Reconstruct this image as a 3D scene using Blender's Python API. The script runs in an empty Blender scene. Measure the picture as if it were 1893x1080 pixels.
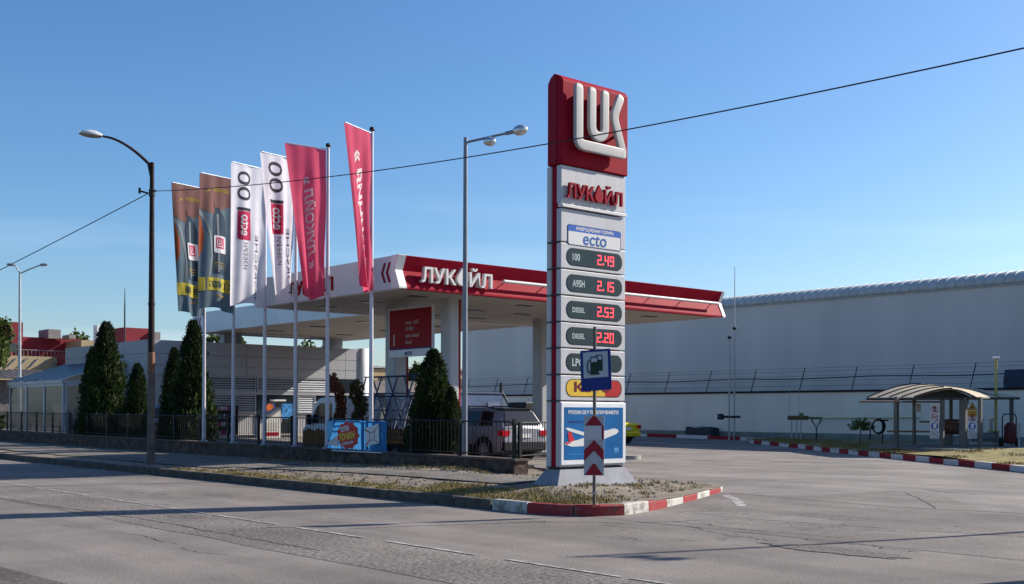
import bpy, bmesh, math, random
from mathutils import Vector, Matrix, noise
R = math.radians
SC = bpy.context.scene
COL = SC.collection
random.seed(7)

# ------------------------------------------------------------------ camera
FPX, HZ, CX, EYE = 2100.0, 762.0, 946.5, 1.6      # focal length / horizon in pixels of the 1893 px wide photo
FW, RT = (.6585, .7524), (.7524, -.6585)          # world x runs away to the right, y along the street to the left
cam_d = bpy.data.cameras.new('camera')
cam_d.sensor_width = 36
cam_d.lens = FPX / 1893 * 36
cam_d.shift_y = (HZ - 540) / 1893
cam_d.clip_start, cam_d.clip_end = .1, 5000
cam = bpy.data.objects.new('camera', cam_d)
COL.objects.link(cam)
cam.rotation_mode = 'XYZ'
cam.matrix_world = Matrix.Translation((0, 0, EYE)) @ Matrix.Rotation(-math.atan2(*FW), 4, 'Z') @ Matrix.Rotation(R(90), 4, 'X') @ Matrix.Rotation(R(.2), 4, 'Z')
SC.camera = cam

# ------------------------------------------------------------------ light
SUN_AZ, SUN_EL = R(-18), R(30)                    # angle from +x, elevation
world = bpy.data.worlds.new('World'); SC.world = world; world.use_nodes = True
wn = world.node_tree.nodes; wl = world.node_tree.links
sky = wn.new('ShaderNodeTexSky'); sky.sky_type = 'NISHITA'; sky.sun_disc = False
sky.sun_elevation = SUN_EL
sky.sun_rotation = R(90) - SUN_AZ
sky.altitude = 300; sky.air_density = 1.0; sky.dust_density = 1.2; sky.ozone_density = 4.5
sat = wn.new('ShaderNodeHueSaturation'); sat.inputs['Saturation'].default_value = 1.17
wl.new(sky.outputs[0], sat.inputs['Color'])
wtc = wn.new('ShaderNodeTexCoord'); wmp = wn.new('ShaderNodeMapping'); wmp.inputs['Scale'].default_value = (2.2, 2.2, 22)
wnz = wn.new('ShaderNodeTexNoise'); wnz.inputs['Scale'].default_value = 1.6; wnz.inputs['Detail'].default_value = 7
wrp = wn.new('ShaderNodeValToRGB'); wrp.color_ramp.elements[0].position = .52; wrp.color_ramp.elements[1].position = .78
wsp = wn.new('ShaderNodeSeparateXYZ'); wmr = wn.new('ShaderNodeMapRange'); wmr.inputs[1].default_value = .2; wmr.inputs[2].default_value = .05; wmr.inputs[3].default_value = 0; wmr.inputs[4].default_value = .28
wmu = wn.new('ShaderNodeMath'); wmu.operation = 'MULTIPLY'; wmx = wn.new('ShaderNodeMix'); wmx.data_type = 'RGBA'; wmx.inputs[7].default_value = (7.2, 8.2, 9.6, 1)
wl.new(wtc.outputs['Generated'], wmp.inputs[0]); wl.new(wmp.outputs[0], wnz.inputs['Vector']); wl.new(wnz.outputs[0], wrp.inputs[0])
wl.new(wtc.outputs['Generated'], wsp.inputs[0]); wl.new(wsp.outputs[2], wmr.inputs[0]); wl.new(wrp.outputs[0], wmu.inputs[0]); wl.new(wmr.outputs[0], wmu.inputs[1])
wl.new(wmu.outputs[0], wmx.inputs[0]); wl.new(sat.outputs[0], wmx.inputs[6]); wl.new(wmx.outputs[2], wn['Background'].inputs[0]); wn['Background'].inputs[1].default_value = .094
sd = bpy.data.lights.new('sun', 'SUN'); sd.energy = 5.0; sd.angle = R(.5); sd.color = (1, .93, .82)
sun = bpy.data.objects.new('sun', sd); COL.objects.link(sun)
S = Vector((math.cos(SUN_AZ) * math.cos(SUN_EL), math.sin(SUN_AZ) * math.cos(SUN_EL), math.sin(SUN_EL)))
sun.rotation_euler = S.to_track_quat('Z', 'Y').to_euler(); sun.location = S * 60
SC.view_settings.view_transform = 'Standard'; SC.view_settings.look = 'None'
SC.view_settings.exposure = 0.75; SC.view_settings.gamma = 1
SC.cycles.max_bounces = 6

# ------------------------------------------------------------------ survey helpers
def ray(px):
    k = (px - CX) / FPX
    return FW[0] + k * RT[0], FW[1] + k * RT[1]
def v_on(px, u):
    d = ray(px); return d[1] * u / d[0]
def z_on(px, py, u):
    d = ray(px); return EYE + (HZ - py) * (u / d[0]) / FPX
def at_Z(px, Z):
    d = ray(px); return d[0] * Z, d[1] * Z
def hgt(py, Z): return EYE + (HZ - py) * Z / FPX

# ------------------------------------------------------------------ materials
MATS = {}
def M(name, c, rough=.6, metal=0., var=.12, scale=2.5, bump=0., bscale=60., spec=.22, coords='Object', c2=None, detail=5, streak=None, nrough=.5):
    if name in MATS: return MATS[name]
    m = bpy.data.materials.new(name); m.use_nodes = True
    n, l = m.node_tree.nodes, m.node_tree.links
    b = n['Principled BSDF']
    b.inputs['Roughness'].default_value = rough; b.inputs['Metallic'].default_value = metal
    b.inputs['Specular IOR Level'].default_value = spec
    tc = n.new('ShaderNodeTexCoord'); mp = n.new('ShaderNodeMapping')
    if streak: mp.inputs['Scale'].default_value = streak
    l.new(tc.outputs[coords], mp.inputs[0])
    nz = n.new('ShaderNodeTexNoise'); nz.inputs['Scale'].default_value = scale; nz.inputs['Detail'].default_value = detail; nz.inputs['Roughness'].default_value = nrough
    l.new(mp.outputs[0], nz.inputs['Vector'])
    rp = n.new('ShaderNodeValToRGB')
    rp.color_ramp.elements[0].position = .3; rp.color_ramp.elements[1].position = .7
    a = c2 if c2 else tuple(x * (1 - var) for x in c)
    hi = c if c2 else tuple(min(1, x * (1 + var)) for x in c)
    rp.color_ramp.elements[0].color = (*a, 1); rp.color_ramp.elements[1].color = (*hi, 1)
    l.new(nz.outputs[0], rp.inputs[0]); l.new(rp.outputs[0], b.inputs['Base Color'])
    if bump:
        n2 = n.new('ShaderNodeTexNoise'); n2.inputs['Scale'].default_value = bscale; n2.inputs['Detail'].default_value = 6
        l.new(tc.outputs[coords], n2.inputs['Vector'])
        bp = n.new('ShaderNodeBump'); bp.inputs['Strength'].default_value = bump; bp.inputs['Distance'].default_value = .02
        l.new(n2.outputs[0], bp.inputs['Height']); l.new(bp.outputs[0], b.inputs['Normal'])
    MATS[name] = m
    return m
def emis(name, c, s):
    if name in MATS: return MATS[name]
    m = bpy.data.materials.new(name); m.use_nodes = True
    b = m.node_tree.nodes['Principled BSDF']
    b.inputs['Base Color'].default_value = (*c, 1); b.inputs['Emission Color'].default_value = (*c, 1); b.inputs['Emission Strength'].default_value = s
    MATS[name] = m; return m
def cloth(name, c, tl=.45):
    m = M(name, c, .8, var=.06, scale=4)
    n, l = m.node_tree.nodes, m.node_tree.links
    b = n['Principled BSDF']; out = n['Material Output']
    t = n.new('ShaderNodeBsdfTranslucent'); mx = n.new('ShaderNodeMixShader'); mx.inputs[0].default_value = tl
    src = b.inputs['Base Color'].links[0].from_socket
    l.new(src, t.inputs[0]); l.new(b.outputs[0], mx.inputs[1]); l.new(t.outputs[0], mx.inputs[2]); l.new(mx.outputs[0], out.inputs[0])
    return m
def leafmat(name, a, b2, tl=.3):
    m = M(name, b2, .7, c2=a, scale=1.6, detail=8, spec=.2)
    n, l = m.node_tree.nodes, m.node_tree.links
    b = n['Principled BSDF']; out = n['Material Output']
    t = n.new('ShaderNodeBsdfTranslucent'); mx = n.new('ShaderNodeMixShader'); mx.inputs[0].default_value = tl
    l.new(b.inputs['Base Color'].links[0].from_socket, t.inputs[0])
    l.new(b.outputs[0], mx.inputs[1]); l.new(t.outputs[0], mx.inputs[2]); l.new(mx.outputs[0], out.inputs[0])
    return m
def glass(name, c=(.02, .03, .035), rough=.05, alpha=None):
    m = M(name, c, rough, var=.02, spec=.9)
    if alpha is not None:
        n, l = m.node_tree.nodes, m.node_tree.links
        t = n.new('ShaderNodeBsdfTransparent'); t.inputs[0].default_value = (.8, .86, .88, 1)
        mx = n.new('ShaderNodeMixShader'); mx.inputs[0].default_value = alpha
        l.new(t.outputs[0], mx.inputs[1]); l.new(n['Principled BSDF'].outputs[0], mx.inputs[2]); l.new(mx.outputs[0], n['Material Output'].inputs[0])
    return m

def asphalt(name, c, crack=0.0, agg=.35, warm=(1, .87, .79), gs=34):
    m = bpy.data.materials.new(name); m.use_nodes = True
    n, l = m.node_tree.nodes, m.node_tree.links
    b = n['Principled BSDF']; b.inputs['Roughness'].default_value = .85; b.inputs['Specular IOR Level'].default_value = .25
    tc = n.new('ShaderNodeTexCoord')
    def nz(scale, det, sc=None, rough=.6):
        t = n.new('ShaderNodeTexNoise'); t.inputs['Scale'].default_value = scale; t.inputs['Detail'].default_value = det; t.inputs['Roughness'].default_value = rough
        if sc:
            mp = n.new('ShaderNodeMapping'); mp.inputs['Scale'].default_value = sc
            l.new(tc.outputs['Object'], mp.inputs[0]); l.new(mp.outputs[0], t.inputs['Vector'])
        else: l.new(tc.outputs['Object'], t.inputs['Vector'])
        return t
    def ramp(src, p0, p1, c0, c1):
        r = n.new('ShaderNodeValToRGB'); e = r.color_ramp.elements
        e[0].position, e[1].position = p0, p1
        e[0].color = (c0, c0, c0, 1) if not isinstance(c0, tuple) else (*c0, 1)
        e[1].color = (c1, c1, c1, 1) if not isinstance(c1, tuple) else (*c1, 1)
        l.new(src, r.inputs[0]); return r
    def mul(a, b2, f=1.):
        x = n.new('ShaderNodeMix'); x.data_type = 'RGBA'; x.blend_type = 'MULTIPLY'; x.inputs[0].default_value = f
        l.new(a, x.inputs[6]); l.new(b2, x.inputs[7]); return x.outputs[2]
    base = ramp(nz(.42, 7).outputs[0], .32, .68, tuple(c * .66 * k for k in warm), tuple(c * 1.17 * k for k in warm)).outputs[0]
    lanes = ramp(nz(1., 4, (1.3, .06, 1)).outputs[0], .3, .7, .78, 1.12).outputs[0]
    g = ramp(nz(gs, 3, None, .8).outputs[0], .3, .7, 1 - agg, 1 + agg * .6).outputs[0]
    col = mul(mul(base, lanes), g)
    if crack:
        vo = n.new('ShaderNodeTexVoronoi'); vo.feature = 'DISTANCE_TO_EDGE'; vo.inputs['Scale'].default_value = .75
        wob = nz(2.2, 5)
        ad = n.new('ShaderNodeVectorMath'); ad.operation = 'ADD'
        l.new(tc.outputs['Object'], ad.inputs[0]); l.new(wob.outputs[1], ad.inputs[1]); l.new(ad.outputs[0], vo.inputs['Vector'])
        cr = ramp(vo.outputs[0], .004, .014, .35, 1.)
        mk = ramp(nz(.16, 2).outputs[0], .53, .6, 0., crack)
        x = n.new('ShaderNodeMix'); x.data_type = 'RGBA'; x.blend_type = 'MULTIPLY'
        l.new(mk.outputs[0], x.inputs[0]); l.new(col, x.inputs[6]); l.new(cr.outputs[0], x.inputs[7]); col = x.outputs[2]
    l.new(col, b.inputs['Base Color'])
    bp = n.new('ShaderNodeBump'); bp.inputs['Strength'].default_value = .5; bp.inputs['Distance'].default_value = .012
    l.new(nz(45, 4).outputs[0], bp.inputs['Height']); l.new(bp.outputs[0], b.inputs['Normal'])
    MATS[name] = m
    return m

def worn(name, paint, under, cover=.5, scale=7):
    """paint worn through to what lies under it"""
    m = M(name, paint, .7, c2=under, scale=scale, detail=10, bump=.3, bscale=30, nrough=.74)
    rp = [x for x in m.node_tree.nodes if x.bl_idname == 'ShaderNodeValToRGB'][0]
    rp.color_ramp.elements[0].position = cover - .06; rp.color_ramp.elements[1].position = cover + .04
    return m

white = M('white_panel', (.50, .50, .52), .45, c2=(.43, .43, .44), scale=1.4, detail=7, streak=(3, 3, .35))
white2 = M('white_paint', (.68, .68, .7), .45, var=.07, scale=1.5)
lamp_white = M('white_letter', (.62, .61, .60), .4, var=.03)
red = M('red_panel', (.28, .007, .022), .6, var=.12, spec=.06, scale=1.2)
red_dk = M('red_trim', (.24, .006, .018), .5, var=.06, spec=.12)
grey = M('grey_metal', (.32, .33, .36), .45, .3, var=.1)
steel = M('galvanised_steel', (.36, .37, .39), .4, .6, var=.15, scale=6)
dark = M('dark_metal', (.03, .03, .035), .5, .2)
black = M('black_plastic', (.015, .015, .017), .5)
rubber = M('tyre_rubber', (.018, .018, .018), .85)
concrete = M('concrete', (.30, .29, .27), .9, var=.2, scale=4, bump=.3)
glassd = glass('dark_glass', (.015, .02, .024))
soffit_m = M('soffit_panel', (.42, .39, .35), .6, var=.05, scale=.4)
rust = worn('rusty_pole_paint', (.10, .055, .045), (.2, .13, .09), .55, 5)
navy = M('navy_blue', (.012, .03, .17), .5)
blue = M('poster_blue', (.006, .105, .30), .35, var=.25, scale=.8)

# ------------------------------------------------------------------ mesh helpers
def smooth(a, b, x):
    t = max(0, min(1, (x - a) / (b - a))); return t * t * (3 - 2 * t)
class MB:
    def __init__(s): s.v = []; s.f = []; s.m = []; s.sm = []
    def face(s, pts, mi=0, sm=False):
        i = len(s.v); s.v += [tuple(p) for p in pts]; s.f.append(tuple(range(i, i + len(pts)))); s.m.append(mi); s.sm.append(sm)
    def raw(s, vs, fs, mi=0, sm=False):
        i = len(s.v); s.v += [tuple(p) for p in vs]
        for f in fs: s.f.append(tuple(i + k for k in f)); s.m.append(mi); s.sm.append(sm)
    def box(s, x0, x1, y0, y1, z0, z1, mi=0):
        v = [(x, y, z) for z in (z0, z1) for y in (y0, y1) for x in (x0, x1)]
        s.raw(v, [(0, 2, 3, 1), (4, 5, 7, 6), (0, 1, 5, 4), (2, 6, 7, 3), (0, 4, 6, 2), (1, 3, 7, 5)], mi)
    def prism(s, poly, o, xd, yd, d0, d1, mi=0, mside=None):
        """2-D polygon drawn on the plane o,xd,yd; extruded along the normal from d0 to d1"""
        o, xd, yd = Vector(o), Vector(xd), Vector(yd); n = xd.cross(yd).normalized()
        a = [o + xd * p[0] + yd * p[1] + n * d0 for p in poly]; b = [o + xd * p[0] + yd * p[1] + n * d1 for p in poly]
        k = len(poly); area = sum(poly[i][0] * poly[(i + 1) % k][1] - poly[(i + 1) % k][0] * poly[i][1] for i in range(k))
        if area < 0: a.reverse(); b.reverse()
        s.raw(a + b, [tuple(reversed(range(k))), tuple(range(k, 2 * k))], mi)
        s.raw(a + b, [(i, (i + 1) % k, k + (i + 1) % k, k + i) for i in range(k)], mi if mside is None else mside)
    def tube(s, pts, r, n=8, mi=0, flat=None, cap=True, sm=True, sq=1.):
        """tube through pts; r a number or a list; flat=(normal, factor) squashes it"""
        pts = [Vector(p) for p in pts]; rs = r if isinstance(r, (list, tuple)) else [r] * len(pts)
        rings = []; up = None
        for i, p in enumerate(pts):
            t = (pts[min(i + 1, len(pts) - 1)] - pts[max(i - 1, 0)]).normalized()
            if i and i < len(pts) - 1:
                t = ((pts[i + 1] - p).normalized() + (p - pts[i - 1]).normalized()).normalized()
            if flat: a = (Vector(flat[0]) - t * t.dot(Vector(flat[0]))).normalized()
            else:
                if up is None: up = Vector((0, 0, 1)) if abs(t.z) < .9 else Vector((1, 0, 0))
                a = (up - t * t.dot(up)).normalized(); up = a
            b = t.cross(a); fl = flat[1] if flat else 1
            pw = lambda x: math.copysign(abs(x) ** sq, x)
            rings.append([p + a * (rs[i] * fl * pw(math.cos(q))) + b * (rs[i] * pw(math.sin(q))) for q in [2 * math.pi * j / n for j in range(n)]])
        vs = [q for rg in rings for q in rg]
        fs = [(i * n + j, i * n + (j + 1) % n, (i + 1) * n + (j + 1) % n, (i + 1) * n + j) for i in range(len(pts) - 1) for j in range(n)]
        s.raw(vs, fs, mi, sm)
        if cap:
            s.face(list(reversed(rings[0])), mi); s.face(rings[-1], mi)
    def lathe(s, prof, o=(0, 0, 0), axis='z', n=16, mi=0):
        o = Vector(o); vs = []
        for r, h in prof:
            for j in range(n):
                c, d = r * math.cos(2 * math.pi * j / n), r * math.sin(2 * math.pi * j / n)
                vs.append(o + Vector({'z': (c, d, h), 'x': (h, c, d), 'y': (c, h, -d)}[axis]))
        s.raw(vs, [(i * n + j, i * n + (j + 1) % n, (i + 1) * n + (j + 1) % n, (i + 1) * n + j) for i in range(len(prof) - 1) for j in range(n)], mi, True)
    def grid(s, fn, nu, nv, mi=0, sm=True, flip=False):
        vs = [fn(i / nu, j / nv) for j in range(nv + 1) for i in range(nu + 1)]
        fs = []
        for j in range(nv):
            for i in range(nu):
                q = (j * (nu + 1) + i, j * (nu + 1) + i + 1, (j + 1) * (nu + 1) + i + 1, (j + 1) * (nu + 1) + i)
                fs.append(tuple(reversed(q)) if flip else q)
        s.raw(vs, fs, mi, sm)
    def build(s, name, mats, parent=None, loc=None):
        me = bpy.data.meshes.new(name); me.from_pydata(s.v, [], s.f)
        for m in (mats if isinstance(mats, (list, tuple)) else [mats]): me.materials.append(m)
        me.polygons.foreach_set('material_index', s.m); me.polygons.foreach_set('use_smooth', s.sm); me.update()
        o = bpy.data.objects.new(name, me); COL.objects.link(o)
        if parent: o.parent = parent
        if loc: o.location = loc
        return o
def weld(o, d=1e-4):
    bm = bmesh.new(); bm.from_mesh(o.data); bmesh.ops.remove_doubles(bm, verts=bm.verts, dist=d); bm.to_mesh(o.data); bm.free(); return o
def bevel(o, w=.02, seg=2):
    weld(o); m = o.modifiers.new('bevel', 'BEVEL'); m.width = w; m.segments = seg; m.limit_method = 'ANGLE'; m.angle_limit = R(40); return o
def thing(name, label, cat, loc=(0, 0, 0), rz=0, group=None):
    o = bpy.data.objects.new(name, None); COL.objects.link(o); o.location = loc; o.rotation_euler = (0, 0, rz); o.empty_display_size = .3
    return tag(o, label, cat, group)
def tag(o, label=None, cat=None, group=None, kind=None):
    if label: o['label'] = label
    if cat: o['category'] = cat
    if group: o['group'] = group
    if kind: o['kind'] = kind
    return o
def struct(mb, name, mats, **k): return tag(mb.build(name, mats, **k), kind='structure')
def copy_tree(o, parent=None):
    c = o.copy(); COL.objects.link(c)
    if parent: c.parent = parent
    for ch in list(o.children): copy_tree(ch, c)
    return c
_TX = {}
def text_geo(s, size=1., bold=0., shear=0., extrude=0., align='CENTER', space=1.):
    key = (s, size, bold, shear, extrude, align, space)
    if key in _TX: return _TX[key]
    c = bpy.data.curves.new('lettering', 'FONT'); c.body = s; c.size = size; c.offset = bold; c.shear = shear; c.extrude = extrude
    c.align_x = align; c.align_y = 'CENTER'; c.space_character = space; c.resolution_u = 3
    o = bpy.data.objects.new('lettering', c); COL.objects.link(o)
    dg = bpy.context.evaluated_depsgraph_get(); dg.update(); ev = o.evaluated_get(dg); me = ev.to_mesh()
    vs = [v.co.copy() for v in me.vertices]; fs = [tuple(p.vertices) for p in me.polygons]
    ev.to_mesh_clear(); bpy.data.objects.remove(o); bpy.data.curves.remove(c)
    _TX[key] = (vs, fs); return vs, fs
def put_text(mb, s, o, xd, yd, size, mi=0, d=.004, width=None, height=None, **k):
    """lettering on the plane o,xd,yd; width/height stretch it to a measured size"""
    vs, fs = text_geo(s, size, **k)
    o, xd, yd = Vector(o), Vector(xd), Vector(yd); n = xd.cross(yd).normalized(); ex = k.get('extrude', 0)
    sx = sy = 1
    if width: sx = width / (max(v.x for v in vs) - min(v.x for v in vs))
    if height: sy = height / (max(v.y for v in vs) - min(v.y for v in vs))
    cy = (max(v.y for v in vs) + min(v.y for v in vs)) / 2; cx = (max(v.x for v in vs) + min(v.x for v in vs)) / 2
    if k.get('align', 'CENTER') != 'CENTER': cx = min(v.x for v in vs)
    mb.raw([o + xd * ((v.x - cx) * sx) + yd * ((v.y - cy) * sy) + n * (d + ex + v.z) for v in vs], fs, mi)
def rrect(w, h, r, n=6):
    """rounded rectangle centred on 0"""
    out = []
    for cx, cy, a0 in ((w / 2 - r, h / 2 - r, 0), (-w / 2 + r, h / 2 - r, 90), (-w / 2 + r, -h / 2 + r, 180), (w / 2 - r, -h / 2 + r, 270)):
        for i in range(n + 1):
            a = R(a0 + 90 * i / n); out.append((cx + r * math.cos(a), cy + r * math.sin(a)))
    return out
def circ(r, cx=0, cy=0, n=24): return [(cx + r * math.cos(2 * math.pi * i / n), cy + r * math.sin(2 * math.pi * i / n)) for i in range(n)]
def drop(w, h):
    """teardrop standing on y=0"""
    r = w / 2; out = [(0, h)]
    for i in range(15):
        a = R(150 - 180 - i * 240 / 14 + 60); 
    pts = [(r * math.sin(R(a)), r - r * math.cos(R(a))) for a in range(-125, 126, 10)]
    return pts + [(0, h)]
def orient(poly):
    a = sum(poly[i][0] * poly[(i + 1) % len(poly)][1] - poly[(i + 1) % len(poly)][0] * poly[i][1] for i in range(len(poly)))
    return poly if a > 0 else poly[::-1]

# ================================================================== GROUND
def zf(u, v):                                     # forecourt height
    return .07 * smooth(13, 20, u) + .22 * smooth(28, 56, v) * smooth(17, 19, u) + .1 * smooth(38, 46, u)
TIPLINE = [(12.0, 40), (12.0, 13.4), (12.12, 12.75), (12.45, 12.25), (12.9, 12.1), (13.8, 12.35), (15.2, 12.9), (16.6, 13.5), (17.7, 14.0), (18.3, 14.45), (18.6, 15.1), (18.45, 15.9), (18.0, 16.6), (17.5, 17.6), (17.15, 18.6)]
def edge_d(u, v):
    best = 9.
    for (a, b), (c, d) in zip(TIPLINE[:-1], TIPLINE[1:]):
        dx, dy = c - a, d - b; t = max(0, min(1, ((u - a) * dx + (v - b) * dy) / (dx * dx + dy * dy)))
        best = min(best, math.hypot(u - a - dx * t, v - b - dy * t))
    return best
def zv(u, v=30.): return .150 + (.04 + .125 * (1 - smooth(19, 27, v))) * smooth(.12, 2.2, edge_d(u, v))   # verge height
asph_road = asphalt('road_asphalt', .215, 1., .5)
asph_fc = asphalt('forecourt_asphalt', .24, .9, .3, (1, .88, .81))
asph_rough = asphalt('rough_asphalt', .215, .6, 1., gs=20)
soil = M('dry_soil', (.27, .225, .175), .95, c2=(.115, .095, .075), scale=2.6, detail=10, bump=.9, bscale=14, nrough=.72)
paving = M('worn_paving', (.19, .175, .155), .9, c2=(.10, .09, .08), scale=1.5, detail=8, bump=.5, bscale=25)
lawn = M('dry_lawn', (.33, .26, .11), .95, c2=(.12, .11, .045), scale=3., detail=8, bump=.8, bscale=25)

mb = MB(); mb.face([(-1500, -1500, -.06), (3000, -1500, -.06), (3000, 3000, -.06), (-1500, 3000, -.06)])
struct(mb, 'ground', M('ground_earth', (.2, .18, .14), .95, var=.25, scale=.3))
mb = MB(); mb.grid(lambda a, b: (-14 + 26.6 * a, -90 + 260 * b, 0), 8, 60)
struct(mb, 'road', asph_road)
mb = MB(); mb.grid(lambda a, b: (12.3 + 38 * a, -40 + 130 * b, zf(12.3 + 38 * a, -40 + 130 * b) + .001), 60, 160)
struct(mb, 'forecourt', asph_fc)
mb = MB()
def wedge(a, b):
    v = -40 + 54.3 * b; e = 17.7 + .06 * math.sin(v * 1.3) + (2.9 * smooth(8.3, 11.6, v) * (1 - smooth(11.9, 12.4, v))); u = 12.35 + (e - 12.35) * a
    return (u, v, zf(u, v) + .0045)
mb.grid(wedge, 12, 160)
struct(mb, 'road_entrance', asph_road)
def wob(x, k=1.): return noise.noise(Vector((x, 3.1 * k, 7.7))) 
# rough lane strip beside the centre line and the patched strip
mb = MB()
N = 60
for i in range(N):
    v0, v1 = 4 + 26 * i / N, 4 + 26 * (i + 1) / N
    a0 = 7.95 + .05 * wob(v0); a1 = 7.95 + .05 * wob(v1)
    b0 = 6.55 + .12 * wob(v0 * .6, 2); b1 = 6.55 + .12 * wob(v1 * .6, 2)
    mb.face([(b0, v0, .004), (a0, v0, .004), (a1, v1, .004), (b1, v1, .004)])
struct(mb, 'road_patch', asph_rough)
mb = MB()
def patch(cu, cv, a, b, k):
    mb.face([(cu + a * math.cos(t) * (1 + .35 * wob(t * 2 + cu) + .15 * wob(t * 9 + cv)), cv + b * math.sin(t) * (1 + .35 * wob(t * 3 + cv) + .15 * wob(t * 11 + cu)), .0075) for t in [2 * math.pi * i / 60 for i in range(60)]])
pu, pv_ = at_Z(1545, 13.2); patch(pu, pv_, .28, .95, 0)
pu, pv_ = at_Z(345, 17.2); patch(pu, pv_, .22, .4, 0)
struct(mb, 'road_repair', asphalt('repair_asphalt', .18, 0, .95, gs=20))
# near pavement edge, lower left
mb = MB()
for i in range(40):
    v0, v1 = -20 + 80 * i / 40, -20 + 80 * (i + 1) / 40
    f = lambda v: 3.75 + .22 * wob(v * .9) + .1 * wob(v * 3.1)
    mb.face([(-14, v0, .012), (f(v0), v0, .012), (f(v1), v1, .012), (-14, v1, .012)])
    mb.face([(f(v0), v0, .012), (f(v0), v0, .0), (f(v1), v1, .0), (f(v1), v1, .012)])
struct(mb, 'pavement', asphalt('old_pavement_asphalt', .12, 1., .7))
# painted marks
wp = worn('worn_road_paint', (.42, .41, .39), (.22, .2, .19), .52, 5)
mb = MB()
def strip(pts, w, z=.008, mi=0):
    for (a, b) in zip(pts[:-1], pts[1:]):
        a, b = Vector((*a, 0)), Vector((*b, 0)); t = (b - a).normalized(); nn = Vector((-t.y, t.x, 0)) * w / 2
        q = [a - nn, b - nn, b + nn, a + nn]; mb.face([(p.x, p.y, z if not callable(z) else z(p.x, p.y)) for p in q], mi)
v = 3.
while v < 34:
    ln = random.uniform(1.6, 3.2)
    strip([(8.06 + .02 * wob(v + k), v + ln * k / 5) for k in range(6)], .065)
    v += ln + random.choice([.12, .3, .5])
zfc = lambda u, v: zf(u, v) + .007
p0, p1 = at_Z(1342, 21.4), at_Z(1372, 19.2)
strip([p0, ((p0[0] + p1[0]) / 2 + .1, (p0[1] + p1[1]) / 2), p1], .17, zfc)
p0, p1 = at_Z(1262, 18.1), at_Z(1352, 18.0)
strip([p0, p1], .05, zfc)
struct(mb, 'road_markings', wp)
# cracks, joints and other thin dark lines on the asphalt
mb = MB()
ck = M('crack_dark', (.035, .033, .03), .95)
def crack(px, w=.02, jit=.06, n=26, z=None):
    pts = []
    P = [at_Z(x, (EYE - .03) * FPX / (y - HZ)) for x, y in px]
    for a, b in zip(P[:-1], P[1:]):
        for k in range(n):
            t = k / n; q = Vector((a[0] + (b[0] - a[0]) * t, a[1] + (b[1] - a[1]) * t, 0)); o_ = noise.noise_vector(q * 1.7) * jit * 2.2 + noise.noise_vector(q * 6) * jit * .9 + noise.noise_vector(q * 17) * jit * .5
            pts.append((q.x + o_.x, q.y + o_.y))
    pts.append(P[-1])
    for i, (a, b) in enumerate(zip(pts[:-1], pts[1:])):
        a, b = Vector((*a, 0)), Vector((*b, 0)); t = (b - a).normalized(); ww = w * random.uniform(.4, 1.3); nn = Vector((-t.y, t.x, 0)) * ww / 2
        mb.face([(p.x, p.y, zf(p.x, p.y) * (p.x > 12.3) + .0065) for p in (a - nn, b - nn, b + nn, a + nn)])
crack([(1352, 913), (1500, 925), (1640, 936), (1730, 941), (1893, 949)], .035, .015)
crack([(1280, 950), (1400, 956), (1640, 972), (1893, 987)], .02, .01)
crack([(1672, 913), (1700, 924), (1730, 940)], .03, .02)
crack([(1300, 915), (1480, 911), (1660, 911)], .02, .02)
crack([(1250, 960), (1330, 968), (1420, 979), (1500, 983), (1560, 988)], .02, .08)
crack([(1270, 968), (1350, 985), (1440, 994)], .015, .08)
crack([(1480, 990), (1600, 1003), (1700, 1014)], .02, .09)
crack([(1350, 848), (1420, 852), (1470, 857)], .04, .05)
crack([(1580, 880), (1640, 878), (1690, 882)], .03, .05)
crack([(1700, 905), (1760, 912), (1830, 917)], .03, .05)
crack([(0, 922), (110, 938), (280, 961), (470, 995), (590, 1015)], .03, .03)
crack([(0, 917), (130, 910), (420, 907), (640, 903)], .02, .02)
crack([(300, 895), (0, 894)], .02, .02)
crack([(120, 970), (260, 990), (330, 1003)], .012, .05); crack([(330, 1010), (420, 1024)], .012, .05)
crack([(640, 975), (820, 968), (1010, 960)], .03, .02)  # long thin dark line across the road
crack([(1000, 962), (1200, 962), (1300, 958)], .03, .04)
struct(mb, 'asphalt_cracks_and_lines', ck)

# verge island: raised sheet with a bowed edge
EDGE = [(12.0, 75), (12.0, 40), (12.0, 25), (12.0, 18), (12.0, 13.4), (12.12, 12.75), (12.45, 12.25), (12.9, 12.1), (13.8, 12.35), (15.2, 12.9), (16.6, 13.5), (17.7, 14.0), (18.3, 14.45), (18.6, 15.1), (18.45, 15.9), (18.0, 16.6), (17.5, 17.6), (17.15, 18.6), (17.1, 19.3)]
mb = MB()
inner = [(e[0] + (.14 if e[1] > 13.2 and e[0] < 12.2 else 0), e[1]) for e in EDGE]
bm = bmesh.new()
poly = inner + [(17.1, 75)]
fv = [bm.verts.new((p[0], p[1], 0)) for p in poly]; bm.faces.new(fv)
bmesh.ops.triangulate(bm, faces=bm.faces)
for _ in range(1): bmesh.ops.subdivide_edges(bm, edges=[e for e in bm.edges if e.calc_length() > 1.0], cuts=3, use_grid_fill=True)
bmesh.ops.triangulate(bm, faces=bm.faces)
bmesh.ops.subdivide_edges(bm, edges=[e for e in bm.edges if e.calc_length() > .8], cuts=2, use_grid_fill=True)
bmesh.ops.triangulate(bm, faces=bm.faces)
for w in bm.verts: w.co.z = zv(w.co.x, w.co.y) + .02 * noise.noise(w.co * 1.3)
bmesh.ops.recalc_face_normals(bm, faces=bm.faces)
me = bpy.data.meshes.new('verge'); bm.to_mesh(me); bm.free(); me.materials.append(soil)
for p in me.polygons: p.use_smooth = True
if me.polygons[0].normal.z < 0: me.flip_normals()
ve = bpy.data.objects.new('verge', me); COL.objects.link(ve); tag(ve, kind='structure')
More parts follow.
